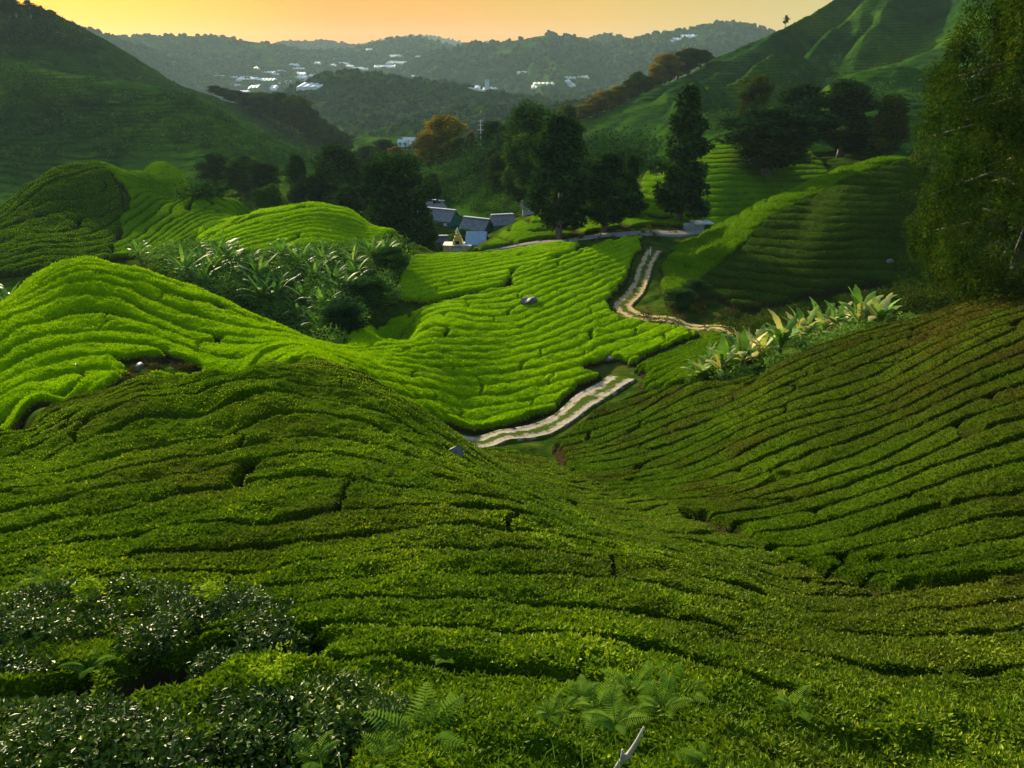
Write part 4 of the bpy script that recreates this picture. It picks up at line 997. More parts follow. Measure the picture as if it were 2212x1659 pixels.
    undergrowth('undergrowth', 'dark wood on the top of the left mountain', pts, (5.0, 9.0), 1.3, 120, TREE_DARK, 17)
    # round shrubs
    for (x, y, Yd, w, hh, mt, lb) in [(792, 655, 0, 2.6, 3.4, 'dark', 'dark round shrub at the right rim of the dell'), (742, 705, 0, 2.3, 3.0, 'dark', 'dark shrub at the tip of the bowl'), (840, 575, 0, 2.4, 3.0, 'green', 'green shrub at the top right corner of the dell'), (1470, 655, 0, 1.7, 2.3, 'dark', 'dark green shrub on the bank above the track bend'), (1500, 625, 0, 1.5, 1.8, 'green', 'lighter shrub higher on the bank above the track bend'), (1000, 462, 150, 3.0, 3.2, 'green', 'bright green shrub behind the grey roofs')]:
        if Yd: p = np.array([float(uw(x, y)[0])*Yd, Yd, 0])
        else: p = hit(x, y, 62, 150)
        cm, tm = proto('round', mt, 0); rt = empty('shrub', (p[0], p[1], gz(p[0], p[1])-hh*0.2), rng.random()*6, (w/2.4, w/2.4, hh/10*1.25)); tag(rt, lb, 'shrub')
        for nm, dat in (('foliage', cm), ('stem', tm)):
            o = bpy.data.objects.new(nm, dat); COL.objects.link(o); o.parent = rt
# ---------------------------------------------------------------- rocks
m, nt, b = newmat('dark weathered rock'); _p = geo_pos(nt); _n = noise(nt, 4, 5, 0.7, _p)
nt.links.new(ramp(nt, _n, [(0.3, G(.03, .03, .03)), (0.7, G(.14, .13, .12))]), b.inputs['Base Color']); bump(nt, b, _n, 0.7, 0.1); ROCK = m
m, nt, b = newmat('pale rock'); _p = geo_pos(nt); _n = noise(nt, 6, 5, 0.7, _p)
nt.links.new(ramp(nt, _n, [(0.3, G(.22, .21, .19)), (0.7, G(.50, .48, .45))]), b.inputs['Base Color']); PROCK = m
def rock(x, y, yr, r0, label, mat=ROCK, lift=0.3, seed=0):
    p = hit(x, y, *yr); q = np.random.default_rng(seed); V = ICO_V*(1+0.10*q.normal(size=(len(ICO_V), 1)))
    V = V*np.array([1.25, .9, .75])*r0; 
    for _ in range(4):
        n = q.normal(size=3); n /= np.linalg.norm(n); dd = V@n; k = dd > r0*.62; V[k] -= np.outer(dd[k]-r0*.62, n)
    o = mesh('boulder', V, ICO_F, mat, smooth=False); o.location = (p[0], p[1], p[2]-r0*.2+lift-TEAH*.5); o.rotation_euler = (0, 0, q.random()*6); tag(o, label, 'boulder'); return o
rock(1142, 655, (70, 100), 1.0, 'dark boulder among the bright tea of the bowl', lift=.55, seed=1)
rock(985, 977, (20, 35), 0.34, 'dark boulder sunk in the near slope by its crest', lift=.42, seed=2)
rock(298, 782, (36, 60), 0.3, 'grey rock in the weedy patch below the left knoll', ROCK, .1, 3)
rock(168, 788, (36, 60), 0.3, 'grey rock between the lower rows of the left knoll', ROCK, .3, 4)
rock(1320, 768, (55, 80), 0.5, 'dark stone at the bare patch beside the bowl', ROCK, 0, 5)
rock(1920, 567, (70, 100), 0.5, 'grey stone on the dark face of the round right hill', ROCK, .5, 6)
# ---------------------------------------------------------------- foreground tea bushes, ferns, dead branch
BUSH_LEAF = foliage_mat('glossy dark tea leaf', [(0.05, G(.008, .022, .003)), (0.4, G(.026, .068, .004)), (0.75, G(.075, .14, .006)), (1.0, G(.30, .38, .02))], rough=0.42, spec=0.18, scl=1.2, transl=0.12, fine=8.0)
SHOOT = foliage_mat('yellow green shoot', [(0.0, G(.12, .20, .01)), (0.5, G(.24, .36, .015)), (1.0, G(.42, .52, .03))], rough=0.5, scl=2.0, transl=0.35)
TWIG = bark_mat()
def front_bush(poly, ytop_lift, n, label, seed, hgt=0.9, shoots=None):
    """an overgrown bush: leaves over a lumpy mass standing on the slope, woody stems below"""
    P = np.array([float(t) for t in poly.split()]).reshape(-1, 2); r = np.random.default_rng(seed)
    c = P.mean(0); c0 = hit(c[0], c[1], 4, 22); rt = empty('tea_bush', (c0[0], c0[1], gz(c0[0], c0[1]))); tag(rt, label, 'tea bush', 'overgrown tea bushes at the lower left')
    o0 = np.array([c0[0], c0[1], gz(c0[0], c0[1])])
    W = np.array([hit(x, y, 4, 22)[:2] for x, y in P]); lo, hi = W.min(0), W.max(0); C = []; Rd = []
    while len(C) < 90:
        X, Y = lo+(hi-lo)*r.random(2); s = poly_sd(W, np.array([X]), np.array([Y]))[0]
        if s > 0.12: 
            k = min(1, s/0.7)**0.5; z = gz(X, Y)+TEAH*0.6+hgt*k*(0.75+0.25*r.random()); C.append((X, Y, z-0.22)); Rd.append(0.34)
            if s < 0.9: C.append((X, Y, gz(X, Y)+0.45+0.3*r.random())); Rd.append(0.34)
    C = np.array(C)-o0
    v, f, tn = crown_mesh(C, Rd, n, 0.085, seed, flat=0.8, asp=0.5); tn = np.clip(tn*0.8, 0, 1)
    mesh('foliage', v, f, BUSH_LEAF, rt, smooth=False, fcol=tn)
    t = MB()
    for _ in range(9):
        X, Y = lo+(hi-lo)*r.random(2)
        if poly_sd(W, np.array([X]), np.array([Y]))[0] < 0.15: continue
        b0 = np.array([X, Y, gz(X, Y)-.05])-o0; e = b0+np.array([r.normal()*.25, r.normal()*.25, TEAH+hgt*.5]); t = MB(); t.tube(np.array([b0, (b0+e)/2+r.normal(size=3)*.05, e]), [.025, .018, .01], 5); t.build('stem', TWIG, rt)
    for (x, y, k) in (shoots or [])[:1]:
        p = hit(x, y, 4, 22); q = np.array([p[0], p[1], gz(p[0], p[1])+TEAH*.75+hgt]); cc = [(q+r.normal(size=3)*np.array([.12, .10, .05])-o0) for _ in range(9)]
        v, f, tn = crown_mesh(cc, [0.13]*9, k, 0.07, seed+9, flat=0.7); mesh('young_shoots', v, f, SHOOT, rt, smooth=False, fcol=tn)
def fern(x, y, yr, sz, seed, label, nf=6, lift=0.68):
    p = hit(x, y, *yr); r = np.random.default_rng(seed); z = gz(p[0], p[1])+lift
    rt = empty('fern', (p[0], p[1], z), r.random()*6); tag(rt, label, 'fern', 'ferns growing through the near tea')
    for k in range(nf):
        m = MB(); az = k*6.283/nf+r.normal()*.3; L = sz*(.7+.5*r.random()); a = R(70-20*r.random()); q = np.zeros(3); n = 20; pts = []
        d = np.array([math.cos(az), math.sin(az), 0]); s = np.array([-d[1], d[0], 0])
        for i in range(n):
            pts.append(q.copy()); t = i/(n-1); q = q+L/n*(d*math.cos(a)+np.array([0, 0, math.sin(a)])); a -= R(4.2)
            if i > 2:
                w = L*0.30*math.sin(math.pi*min(1, .12+.88*t))**.8*(1-.5*t)+.01
                for sg in (1, -1):
                    b0 = pts[-1]; tip = b0+s*sg*w+d*w*.35+np.array([0, 0, -.12*w]); e = d*L*.013
                    mm = (b0+tip)/2; m.add([b0-e, b0+e, mm+e*1.3, mm-e*1.3, tip], [(0, 1, 2, 3)], [(3, 2, 4)])
        m.tube(np.array(pts), np.linspace(.006, .002, n), 4)
        o = m.build('frond', FERN, rt, smooth=False); at = o.data.attributes.new('tint', 'FLOAT', 'FACE'); at.data.foreach_set('value', np.full(len(o.data.polygons), .2+.6*r.random(), np.float32))
FERN = foliage_mat('fern frond', [(0.0, G(.035, .09, .010)), (0.5, G(.09, .19, .018)), (1.0, G(.24, .36, .04))], rough=0.6, scl=2.0, transl=0.4)
if QUICK < 2:
    NL = 9000 if QUICK else 30000
    front_bush("-80 1330 60 1290 200 1262 330 1262 430 1285 505 1340 500 1420 430 1450 300 1460 100 1470 -80 1470", 0, NL, 'large overgrown bush with yellow green shoots at the left edge', 1, 0.75, [(215, 1330, 500), (170, 1335, 250)])
    front_bush("440 1300 540 1285 620 1310 650 1370 600 1420 520 1400 450 1350", 0, NL//2, 'dark bush with bare stems showing on its right, behind the large overgrown bush', 2, 0.65, [(470, 1320, 260)])
    front_bush("-80 1560 60 1530 250 1535 400 1570 430 1640 380 1720 -80 1740", 0, NL, 'dark glossy leaved bush in the bottom left corner', 3, 0.8)
    front_bush("430 1530 560 1490 720 1480 850 1500 900 1560 880 1610 700 1640 560 1640 460 1600", 0, int(NL*.8), 'dark glossy leaved bush with a bright sprig, right of the corner bush', 4, 0.6, [(590, 1500, 260), (640, 1540, 150)])
    FF = [(905, 1610, .95, 'largest fern, at the bottom edge right of the glossy bushes', 7), (985, 1570, .6, 'small fern just right of the largest fern', 5), (190, 1440, .55, 'fern standing in front of the large overgrown bush', 4), (100, 1250, .8, 'pale arching fern at the top left of the large overgrown bush', 4),
          (1290, 1530, .7, 'left fern of the patch of ferns near the bottom centre', 6), (1365, 1500, .75, 'tallest fern in the middle of the bottom centre patch', 6), (1430, 1530, .65, 'right fern of the bottom centre patch', 5), (1715, 1530, .55, 'yellowing fern standing alone at the lower right', 5), (960, 1420, .4, 'feathery pale weed above the glossy bushes', 6), (1190, 1540, .45, 'little fern left of the bottom centre patch', 5), (680, 1640, .5, 'fern below the bright sprig at the bottom edge', 5), (1530, 1650, .5, 'fern at the bottom edge right of the dead branch', 5)]
    FF += [(1255, 1500, .5, 'short fern at the upper left of the bottom centre patch', 6), (1330, 1560, .6, 'low fern at the front of the bottom centre patch', 6), (1400, 1470, .55, 'high fern at the back of the bottom centre patch', 6), (1470, 1500, .6, 'fern just outside the right edge of the bottom centre patch', 6), (850, 1640, .6, 'fern at the bottom edge left of the largest fern', 6), (1480, 1400, .5, 'lone fern in a hedge above the bottom centre patch', 5), (1640, 1440, .4, 'small fern on a hedge edge at the lower right', 5), (780, 1590, .45, 'short fern beside the glossy bushes', 5)]
    for i, (x, y, s, lb, nf) in enumerate(FF): fern(x, y, (4, 20), s*.8, 700+i, lb, nf+1)
    p = hit(1320, 1650, 4, 12); z = gz(p[0], p[1]); rt = empty('dead_branch', (p[0], p[1], z)); tag(rt, 'pale forked dead branch poking up at the bottom edge', 'branch')
    t = MB(); t.tube(np.array([(-.05, 0, .1), (.0, .02, .45), (.10, .03, .72), (.20, .05, .84), (.27, .05, 1.02), (.33, .06, 1.22)]), [.035, .034, .032, .03, .024, .012], 8); t.build('branch', PALE, rt)
    t = MB(); t.tube(np.array([(.12, .03, .74), (.13, .06, .84), (.12, .05, .90)]), [.026, .02, .012], 6); t.build('stub', PALE, rt)
    # grass stalks and weeds at the bottom
    r = np.random.default_rng(3); m = MB()
    for _ in range(420):
        x = r.random()*2300-40; y = 1500+r.random()*190; 
        if r.random() < .4: x = 700+r.random()*900
        p = hit(x, y, 4, 14); z = gz(p[0], p[1])+TEAH*.8; az = r.random()*6.28; L = .18+.28*r.random(); d = np.array([math.cos(az), math.sin(az)])
        s = np.array([-d[1], d[0]])*.006; b0 = np.array([p[0], p[1], z-.1]); m1 = b0+np.array([d[0]*L*.25, d[1]*L*.25, L*.75]); t1 = b0+np.array([d[0]*L*.6, d[1]*L*.6, L])
        S3 = np.array([s[0], s[1], 0]); m.add([b0-S3, b0+S3, m1+S3, m1-S3, t1], [(0, 1, 2, 3)], [(3, 2, 4)])
    o = m.build('grass', FERN, smooth=False); tag(o, 'thin grass blades sticking out of the tea at the bottom edge', 'grass', None, 'stuff')
# ---------------------------------------------------------------- buildings by the road
def flat_mat(name, col, rough=0.7, var=0.35, scl=1.5, stripe=None, metal=0.0):
    m, nt, b = newmat(name); p = geo_pos(nt); n = noise(nt, scl, 4, 0.65, p)
    c = ramp(nt, n, [(0.3, tuple(k*(1-var) for k in col)), (0.7, tuple(min(1, k*(1+var)) for k in col))])
    nt.links.new(c, b.inputs['Base Color']); b.inputs['Roughness'].default_value = rough; b.inputs['Metallic'].default_value = metal
    return m
ROOFD = flat_mat('dark sheet roof', G(.07, .07, .075)); ROOFG = flat_mat('grey corrugated roof', G(.15, .155, .165)); WHITE = flat_mat('white plaster', G(.62, .64, .62), var=.15); TEAL = flat_mat('teal painted boards', G(.03, .16, .14)); RIDGEW = flat_mat('pale ridge cap', G(.55, .55, .55), var=.15)
BLUER = flat_mat('pale blue sheet roof', G(.30, .42, .52), 0.5, .15); YEL = flat_mat('yellow ochre paint', G(.80, .52, .10), var=.2); GLASS = flat_mat('dark window pane', G(.02, .03, .035), 0.2); CONC = flat_mat('grey stone', G(.33, .33, .31)); POLY = flat_mat('pale plastic sheeting', G(.62, .64, .63), 0.5, .12, .05)
POLYW = flat_mat('plastic sheeting painted sunlit', G(.70, .62, .50), 0.5, .12, .05)  # warm copy of the sheeting, with sunlight put into its colour
def roof_corr(mb, x0, x1, y0, y1, ze, zr, ov=0.4, th=0.08, n=0):
    """gable roof along x with corrugated slopes"""
    n = n or max(6, int((x1-x0+2*ov)/0.35)); xs = np.linspace(x0-ov, x1+ov, n*2+1); ym = (y0+y1)/2
    for (ya, yb) in ((y0-ov, ym), (y1+ov, ym)):
        zl = ze-(zr-ze)*ov/(ym-y0); V = []
        for i, x in enumerate(xs):
            c = 0.03*(i % 2); V += [(x, ya, zl+c), (x, yb, zr+c), (x, yb, zr+c-th), (x, ya, zl+c-th)]
        F = []
        for i in range(len(xs)-1):
            k = 4*i
            for a, b in ((0, 1), (1, 2), (2, 3), (3, 0)): F.append((k+a, k+b, k+4+b, k+4+a))
        F += [(0, 1, 2, 3), tuple(4*(len(xs)-1)+q for q in (3, 2, 1, 0))]
        mb.add(V, F)
def house(name, label, x, y, Yd, rz, L, D, ze, zr, wallm, roofm=ROOFG, cap=True, wins=3, open_=False, cat='house', group=None, zadd=0.0, base=1.2):
    u, _ = uw(x, y); X = float(u)*Yd; z = gz(X, Yd)+zadd
    rt = empty(name, (X, Yd, z), R(rz)); tag(rt, label, cat, group)
    w = MB(); w.box(-L/2, L/2, -D/2, D/2, -base, ze)
    w.add([(-L/2, -D/2, ze), (-L/2, D/2, ze), (-L/2, 0, zr-.1), (L/2, -D/2, ze), (L/2, D/2, ze), (L/2, 0, zr-.1)], [], [(0, 2, 1), (3, 4, 5)])
    w.build('wall', wallm, rt, smooth=False)
    rf = MB(); roof_corr(rf, -L/2, L/2, -D/2, D/2, ze, zr); rfo = rf.build('roof', roofm, rt, smooth=False)
    if cap: c = MB(); c.box(-L/2-.45, L/2+.45, -.32, .32, zr+.01, zr+.16, .05); c.build('ridge_cap', RIDGEW, rfo, smooth=False)
    for i in range(wins):
        cx = -L/2+L*(i+.5)/wins; f = MB(); f.box(cx-.45, cx+.45, -D/2-.06, -D/2-.003, ze*.42, ze*.85); fo = f.build('window', WHITE if wallm is not WHITE else TEAL, rt, smooth=False)
        g = MB(); g.box(cx-.36, cx+.36, -D/2-.08, -D/2-.063, ze*.47, ze*.8); g.build('pane', GLASS, fo, smooth=False)
    d = MB(); d.box(L/2-1.5, L/2-.7, -D/2-.05, -D/2-.003, 0, min(2.0, ze*.9)); d.build('door', TEAL if wallm is WHITE else WHITE, rt, smooth=False)
    return rt
if QUICK < 3:
    house('house', 'white and teal house with a pale ridge line, highest of the group', 934, 455, 184, -26, 6.2, 4.6, 2.2, 4.4, WHITE, wins=2)
    house('shed', 'long grey roofed shed half hidden behind the leaning tree', 893, 478, 172, -26, 4.5, 4.6, 1.5, 3.3, TEAL, wins=3, cat='shed')
    house('shed', 'dark roofed shed right behind the small yard tree', 955, 484, 169, -26, 6.6, 4.6, 1.3, 3.2, TEAL, cap=True, wins=3, cat='shed')
    house('shed', 'long low dark shed in front of the other sheds', 935, 507, 155, 5, 10.5, 2.6, 1.3, 2.1, TEAL, ROOFD, wins=5, cat='shed')
    house('shed', 'grey hipped looking shed behind the blue roof', 1030, 495, 159, -28, 5.6, 5.2, 1.2, 3.5, TEAL, wins=3, cat='shed')
    house('shed', 'small shed with a pale ridge at the right end of the group', 1085, 487, 158, 14, 4.0, 3.6, 1.0, 2.5, TEAL, wins=1, cat='shed')
    house('hut', 'little brown roofed hut left of the tallest roadside tree', 1142, 462, 160, 0, 2.6, 3.0, 0.9, 2.1, CONC, flat_mat('brown roof', G(.20, .15, .13)), cap=False, wins=1, cat='hut', zadd=1.0)
    # temple
    def temple():
        u, _ = uw(989, 526); Yd = 143.0; X = float(u)*Yd; z = gz(X, Yd)-0.2; rt = empty('temple', (X, Yd, z), R(-2), 1.15); tag(rt, 'small yellow hillside temple with a pointed shrine tower', 'temple')
        b = MB(); b.box(-2.5, 2.5, -1.6, 1.6, -1.5, 0.35); b.build('plinth', YEL, rt, smooth=False)
        w = MB(); w.box(-2.35, -.9, -1.4, 1.4, .35, 1.9); w.box(.9, 2.35, -1.4, 1.4, .35, 1.9); w.box(-.897, .897, -1.2, 1.4, .35, 1.75); w.build('wall', YEL, rt, smooth=False)
        f = MB(); f.box(-.7, .7, -1.34, -1.203, .75, 1.5); f.build('grille', WHITE, rt, smooth=False)
        c = MB(); c.box(-2.45, 2.45, -1.5, 1.5, 1.903, 2.05); c.build('cornice', WHITE, rt, smooth=False)
        t = MB()
        for k, (a, z0, z1) in enumerate([(.85, 2.053, 2.7), (.65, 2.703, 3.3), (.42, 3.303, 3.8)]): t.box(-a, a, -a, a, z0, z1, .10)
        t.build('shrine_tower', YEL, rt, smooth=False)
        s = MB(); s.tube(np.array([(0, 0, 3.8), (0, 0, 4.1), (0, 0, 4.4), (0, 0, 4.9)]), [.22, .32, .14, .01], 8); s.build('finial', WHITE, rt)
        n = MB(); n.box(-.35, .35, -.93, -.86, 2.15, 2.65); n.build('niche', GLASS, rt, smooth=False)
        for sx in (-1, 1): p = MB(); p.tube(np.array([(sx*1.15, -1.5, .35), (sx*1.15, -1.5, 1.9)]), .09, 8); p.build('column', WHITE, rt)
    temple()
    house('canopy_shed', 'open shed with a pale blue sheet roof beside the temple', 1030, 526, 145, -4, 3.3, 4.6, 0.7, 2.5, WHITE, BLUER, cap=False, wins=1, cat='shed')
    # wall and trough at the end of the road
    u, _ = uw(1500, 482); X = float(u)*124; rt = empty('concrete_shelter', (X, 124, gz(X, 124)+.1), R(8)); tag(rt, 'low concrete shelter with a white slab roof at the end of the grey road', 'shelter')
    b = MB(); b.box(-1.9, 1.4, -1, 1, -.8, .9); b.build('wall', CONC, rt, smooth=False)
    b = MB(); b.box(-.2, 3.0, -1.3, 1.6, 1.0, 1.16); b.build('roof', WHITE, rt, smooth=False)
    # mast on the knoll
    p = hit(1039, 322, 180, 300); rt = empty('mast', (p[0], p[1], gz(p[0], p[1]))); tag(rt, 'thin white mast on top of the little knoll in the valley', 'mast')
    b = MB(); b.tube(np.array([(0, 0, -.5), (0, 0, 8.5)]), [.16, .08], 6); b.build('pole', WHITE, rt)
    for k, zz in enumerate((5.5, 6.8, 8.0)): b = MB(); b.box(-.9+.1*k, .9-.1*k, -.05, .05, zz, zz+.14); b.build('crossarm', WHITE, rt, smooth=False)
    p = hit(1405, 543, 90, 115); rt = empty('marker_post', (p[0], p[1], gz(p[0], p[1]))); tag(rt, 'small white marker post at the top right corner of the bowl', 'post')
    b = MB(); b.box(-.08, .08, -.08, .08, -.3, 1.3, .02); b.build('post', WHITE, rt, smooth=False); b = MB(); b.box(-.1, .1, -.1, .1, 1.303, 1.42, .03); b.build('cap', TEAL, rt, smooth=False)
    # cottages in the valley
    for i, (x, y, Yd, L) in enumerate([(872, 317, 480, 6), (884, 314, 490, 7), (899, 316, 485, 7)]):
        house('cottage', nth(i, 'the distant white valley cottages'), x, y, Yd, 10*i-8, L, 5, 2.6, 4.0, WHITE, RIDGEW, cap=False, wins=2, cat='cottage', group='distant white cottages', base=4, zadd=1.5)
# ---------------------------------------------------------------- far valley: greenhouses and town
GH = """471 164 22 3 w|500 167 30 4 w|530 171 32 5 w|570 174 35 6 w|523 184 37 4 w|565 190 46 8 w|518 199 25 3 w|555 148 10 3 w|572 157 35 3 w|597 161 15 3 w|607 154 15 2 w|644 160 27 4 w|640 167 33 4 w|672 165 13 6 w|652 174 25 4 w|699 186 92 11 b|600 180 8 3 w|618 178 9 3 w|634 141 18 3 w|642 149 20 2 w|684 137 15 2 w|721 142 17 3 w|739 138 20 2 w|754 144 15 3 w|773 149 30 3 w|796 108 12 3 w|855 122 28 4 w|853 136 32 4 y|833 144 38 4 w|891 166 8 3 w|902 123 8 2 y|1135 158 26 3 y|1160 189 18 5 w|1177 182 35 3 y|1231 169 20 3 w|1222 177 20 4 w|1229 185 26 5 w|1259 168 22 3 y|1498 79 34 5 w|1467 86 17 3 w|1448 90 12 3 w|1022 193 24 7 w|1040 197 24 7 w|1069 192 22 3 y"""
def greenhouse(x, y, w, h, k, i, label):
    p = far_hit(x, y+1, 560); Yd = p[1]; W = 1.2*w/FP*Yd; th = 1.6
    dpt = min(max(28.0, W*0.45), 90.0)
    ns = max(2, int(W/9)); X0 = p[0]-W/2; xs = np.linspace(0, W, ns*4+1); az = rng.normal()*.12
    V = []; ny = 5
    zf = CAMZ+float(uw(x, y+h*.5)[1])*Yd; zk = CAMZ+float(uw(x, y-h*.5)[1])*(Yd+dpt)
    for a in xs:
        ar = abs(math.sin(math.pi*a/W*ns))*1.6
        for j in range(ny):
            yy = Yd+dpt*j/(ny-1); xx = X0+a+math.tan(az)*dpt*j/(ny-1)
            zz = zf+(zk-zf)*j/(ny-1)-2.0; zz = max(zz+2.2, min(zz+3.4, float(far_height(np.array([xx]), np.array([yy]))[0])))
            V.append((xx, yy, zz+th+ar))
    n = len(xs); F = [(a*ny+j, (a+1)*ny+j, (a+1)*ny+j+1, a*ny+j+1) for a in range(n-1) for j in range(ny-1)]
    k0 = len(V); V += [(v[0], v[1], v[2]-5) for v in V[::ny]]; F += [(k0+a, k0+a+1, (a+1)*ny, a*ny) for a in range(n-1)]
    k1 = len(V); V += [(V[(n-1)*ny+j][0], V[(n-1)*ny+j][1], V[(n-1)*ny+j][2]-5) for j in range(ny)]; F += [((n-1)*ny+j, k1+j, k1+j+1, (n-1)*ny+j+1) for j in range(ny-1)]
    k2 = len(V); V += [(V[j][0], V[j][1], V[j][2]-5) for j in range(ny)]; F += [(j, j+1, k2+j+1, k2+j) for j in range(ny-1)]
    o = mesh('greenhouse', V, np.array(F), {'w': POLY, 'b': POLY, 'y': POLYW}[k], smooth=False)
    tag(o, label, 'greenhouse', 'pale greenhouses in the far valley')
rows = [s.split() for s in GH.split('|')]; rows.sort(key=lambda q: float(q[0]))
for i, q in enumerate(rows):
    x, y, w, h = map(float, q[:4])
    place = 'at the left of the valley' if x < 620 else ('at the centre left' if x < 800 else ('in the notch between hills' if x < 950 else ('below the central ridge' if x < 1300 else 'high on the right ridge')))
    grp = [r for r in rows if (('L' if float(r[0]) < 620 else 'M' if float(r[0]) < 800 else 'N' if float(r[0]) < 950 else 'O' if float(r[0]) < 1300 else 'P') == ('L' if x < 620 else 'M' if x < 800 else 'N' if x < 950 else 'O' if x < 1300 else 'P'))]
    lb = ('largest white greenhouse block, on the wooded middle hill' if q[4] == 'b' else nth(grp.index(q), 'pale greenhouses '+place))
    greenhouse(x, y, w, h, q[4], i, lb)
p = far_hit(1052, 196, 560); rt = empty('tower_block', (p[0], p[1], p[2]-4)); tag(rt, 'tall white tower block standing among the far factory roofs', 'tower')
b = MB(); b.box(-3.2, 3.2, -3, 3, -6, 17); b.build('wall', WHITE, rt, smooth=False); b = MB(); b.box(-3.5, 3.5, -3.3, 3.3, 17.003, 18.2); b.build('roof', BLUER, rt, smooth=False)
# ---------------------------------------------------------------- far woods
FOREST = foliage_mat('far woodland', [(0.05, G(.006, .020, .010)), (0.4, G(.014, .042, .016)), (0.75, G(.032, .070, .018)), (1.0, G(.075, .10, .025))], spec=0.0, rough=1.0, scl=0.01, transl=0.0, fine=0.12)
def woods(name, label, C, Rr, mat, seed):
    v, f, tn = blobs(C, Rr, 0.9, seed, 0.2); o = mesh(name, v, f, mat, smooth=True, fcol=tn); tag(o, label, 'woodland', None, 'stuff'); return o
if QUICK < 3:
    r = np.random.default_rng(12)
    u_, v_, Zf = FARG; UUf, VVf = np.meshgrid(u_, v_, indexing='ij'); Yf = np.exp(VVf); Xf = UUf*Yf
    Wf = (Zf-CAMZ)/Yf; run = np.maximum.accumulate(Wf, axis=1); vis = Wf >= run-0.004
    px, py = pix(Xf, Yf, Zf); dW = np.abs(np.gradient(py, axis=1))
    wgt = np.where(vis & (px > -150) & (px < FW+150) & (py > 0) & (Yf > 560), dW+0.25, 0.0)
    dens = 0.25+np.clip(fbm(Xf/110, Yf/160, 3, 7)*1.6+0.5, 0, 1); 
    for row in rows:        # keep the greenhouses clear
        gx, gy, gw, gh = map(float, row[:4]); wgt = np.where((np.abs(px-gx) < gw*.5+2) & (py > gy-4) & (py < gy+gh+3), 0, wgt)
    wgt = (wgt*dens).ravel(); n = 5000 if QUICK else 16000
    k = r.choice(wgt.size, n, p=wgt/wgt.sum())
    du_, dv_ = u_[1]-u_[0], v_[1]-v_[0]
    yy = np.exp(VVf.ravel()[k]+dv_*(r.random(n)-.5)); xx = (UUf.ravel()[k]+du_*(r.random(n)-.5))*yy
    sz = np.clip(0.0030*yy*(0.7+0.7*r.random(n)), 2.0, 9.0)
    zz = far_height(xx, yy)+sz*0.35
    woods('woodland', 'hazy woods covering the far ridges and valley sides', np.stack([xx, yy, zz], 1), sz, FOREST, 3)
# ---------------------------------------------------------------- light, sky, camera
SUN_AZ, SUN_EL = R(-31), R(17)     # azimuth from +Y, negative to the left
sd = Vector((math.sin(SUN_AZ)*math.cos(SUN_EL), math.cos(SUN_AZ)*math.cos(SUN_EL), math.sin(SUN_EL)))
L = bpy.data.lights.new('sun', 'SUN'); L.energy = 5.0; L.angle = R(0.6); L.color = (1.0, 0.84, 0.52)
lo = bpy.data.objects.new('sun', L); COL.objects.link(lo)
lo.rotation_euler = (-sd).to_track_quat('-Z', 'Y').to_euler()
W = bpy.data.worlds.new('World'); SC.world = W; W.use_nodes = True; nt = W.node_tree
sky = nt.nodes.new('ShaderNodeTexSky'); sky.sky_type = 'NISHITA'; sky.sun_disc = False
sky.sun_elevation = SUN_EL; sky.sun_rotation = SUN_AZ
sky.altitude = 1400; sky.air_density = 1.4; sky.dust_density = 3.0; sky.ozone_density = 1.5
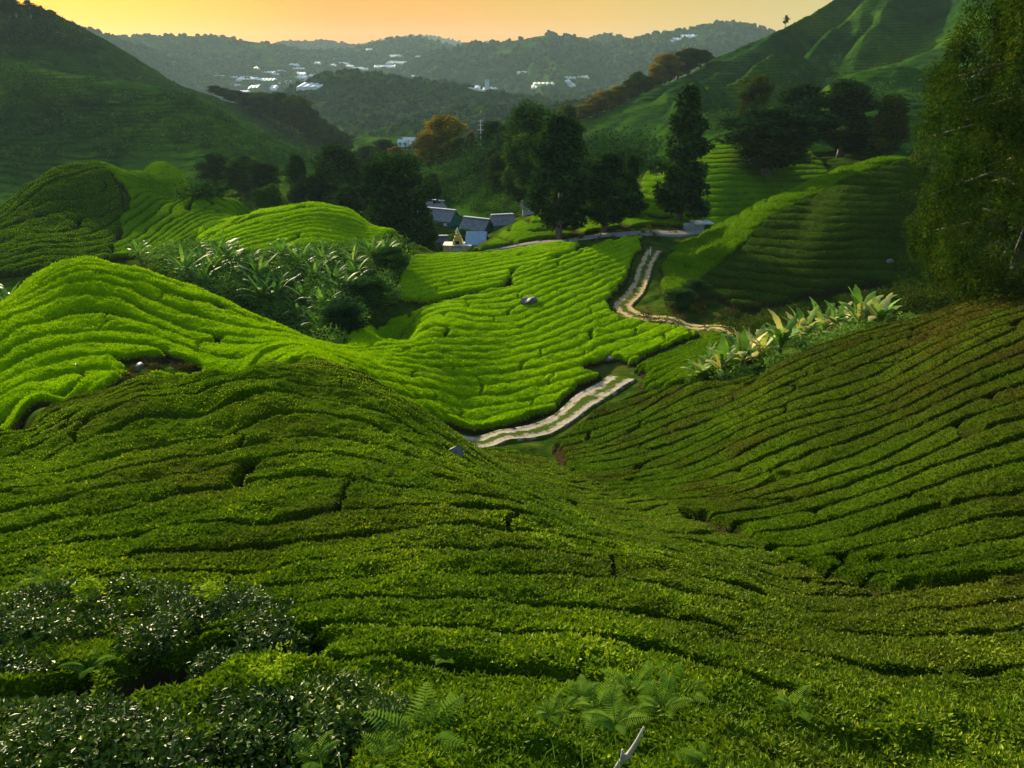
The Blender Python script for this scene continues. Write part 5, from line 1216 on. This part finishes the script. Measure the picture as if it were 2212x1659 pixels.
# dusk colour: a warm band low over the hills, deepest towards the sun
tc = nt.nodes.new('ShaderNodeTexCoord'); sx = nt.nodes.new('ShaderNodeSeparateXYZ'); nt.links.new(tc.outputs['Generated'], sx.inputs[0])
el = ramp(nt, sx.outputs['Z'], [(0.0, G(1, 1, 1)), (0.10, G(1, 1, 1)), (0.42, G(0, 0, 0))])
dt = nt.nodes.new('ShaderNodeVectorMath'); dt.operation = 'DOT_PRODUCT'; nt.links.new(tc.outputs['Generated'], dt.inputs[0]); dt.inputs[1].default_value = (math.sin(SUN_AZ), math.cos(SUN_AZ), 0.0)
near = ramp(nt, dt.outputs['Value'], [(0.30, G(.44, .38, .24)), (0.60, G(.42, .33, .15)), (0.80, G(.35, .225, .050)), (0.945, G(.22, .108, .012)), (0.995, G(.2, .105, .004))])
warm = mix(nt, 1.0, sky.outputs[0], near, 'MULTIPLY')
skyc = mix(nt, el, sky.outputs[0], warm)
bg = nt.nodes['Background']; nt.links.new(skyc, bg.inputs['Color']); bg.inputs['Strength'].default_value = SKYS
cam = bpy.data.cameras.new('camera'); co = bpy.data.objects.new('camera', cam); COL.objects.link(co)
co.location = (0, 0, CAMZ); co.rotation_euler = (math.pi/2-PITCH, 0, 0)
cam.sensor_width = 36; cam.lens = 36*FP/FW; cam.clip_end = 20000; cam.clip_start = 0.1
SC.camera = co
# haze
def haze():
    v = [(x, y, z) for z in (-260, 300) for x, y in ((-6600, -300), (6600, -300), (6600, 6600), (-6600, 6600))]
    o = mesh('haze', v, np.array([(0, 3, 2, 1), (4, 5, 6, 7), (0, 1, 5, 4), (1, 2, 6, 5), (2, 3, 7, 6), (3, 0, 4, 7)]), [], smooth=False)
    m = bpy.data.materials.new('haze'); m.use_nodes = True; t = m.node_tree; t.nodes.clear()
    out = t.nodes.new('ShaderNodeOutputMaterial'); pv = t.nodes.new('ShaderNodeVolumePrincipled')
    pv.inputs['Density'].default_value = HAZE; pv.inputs['Color'].default_value = (0.62, 0.86, 1.0, 1); pv.inputs['Anisotropy'].default_value = 0.1
    t.links.new(pv.outputs[0], out.inputs['Volume']); o.data.materials.append(m)
    tag(o, 'pale haze hanging over the valley', kind='stuff')
if HAZE > 0: haze()
SC.view_settings.view_transform = 'Standard'; SC.view_settings.look = 'None'; SC.view_settings.gamma = 1
SC.view_settings.exposure = EXPO
SC.cycles.use_denoising = DENO
if DENO: SC.cycles.denoiser = 'OPENIMAGEDENOISE'; SC.cycles.denoising_prefilter = 'ACCURATE'; SC.cycles.denoising_input_passes = 'RGB_ALBEDO_NORMAL'
SC.cycles.volume_bounces = 1; SC.cycles.max_bounces = 6; SC.cycles.diffuse_bounces = 3; SC.cycles.transparent_max_bounces = 6
SC.render.film_transparent = False
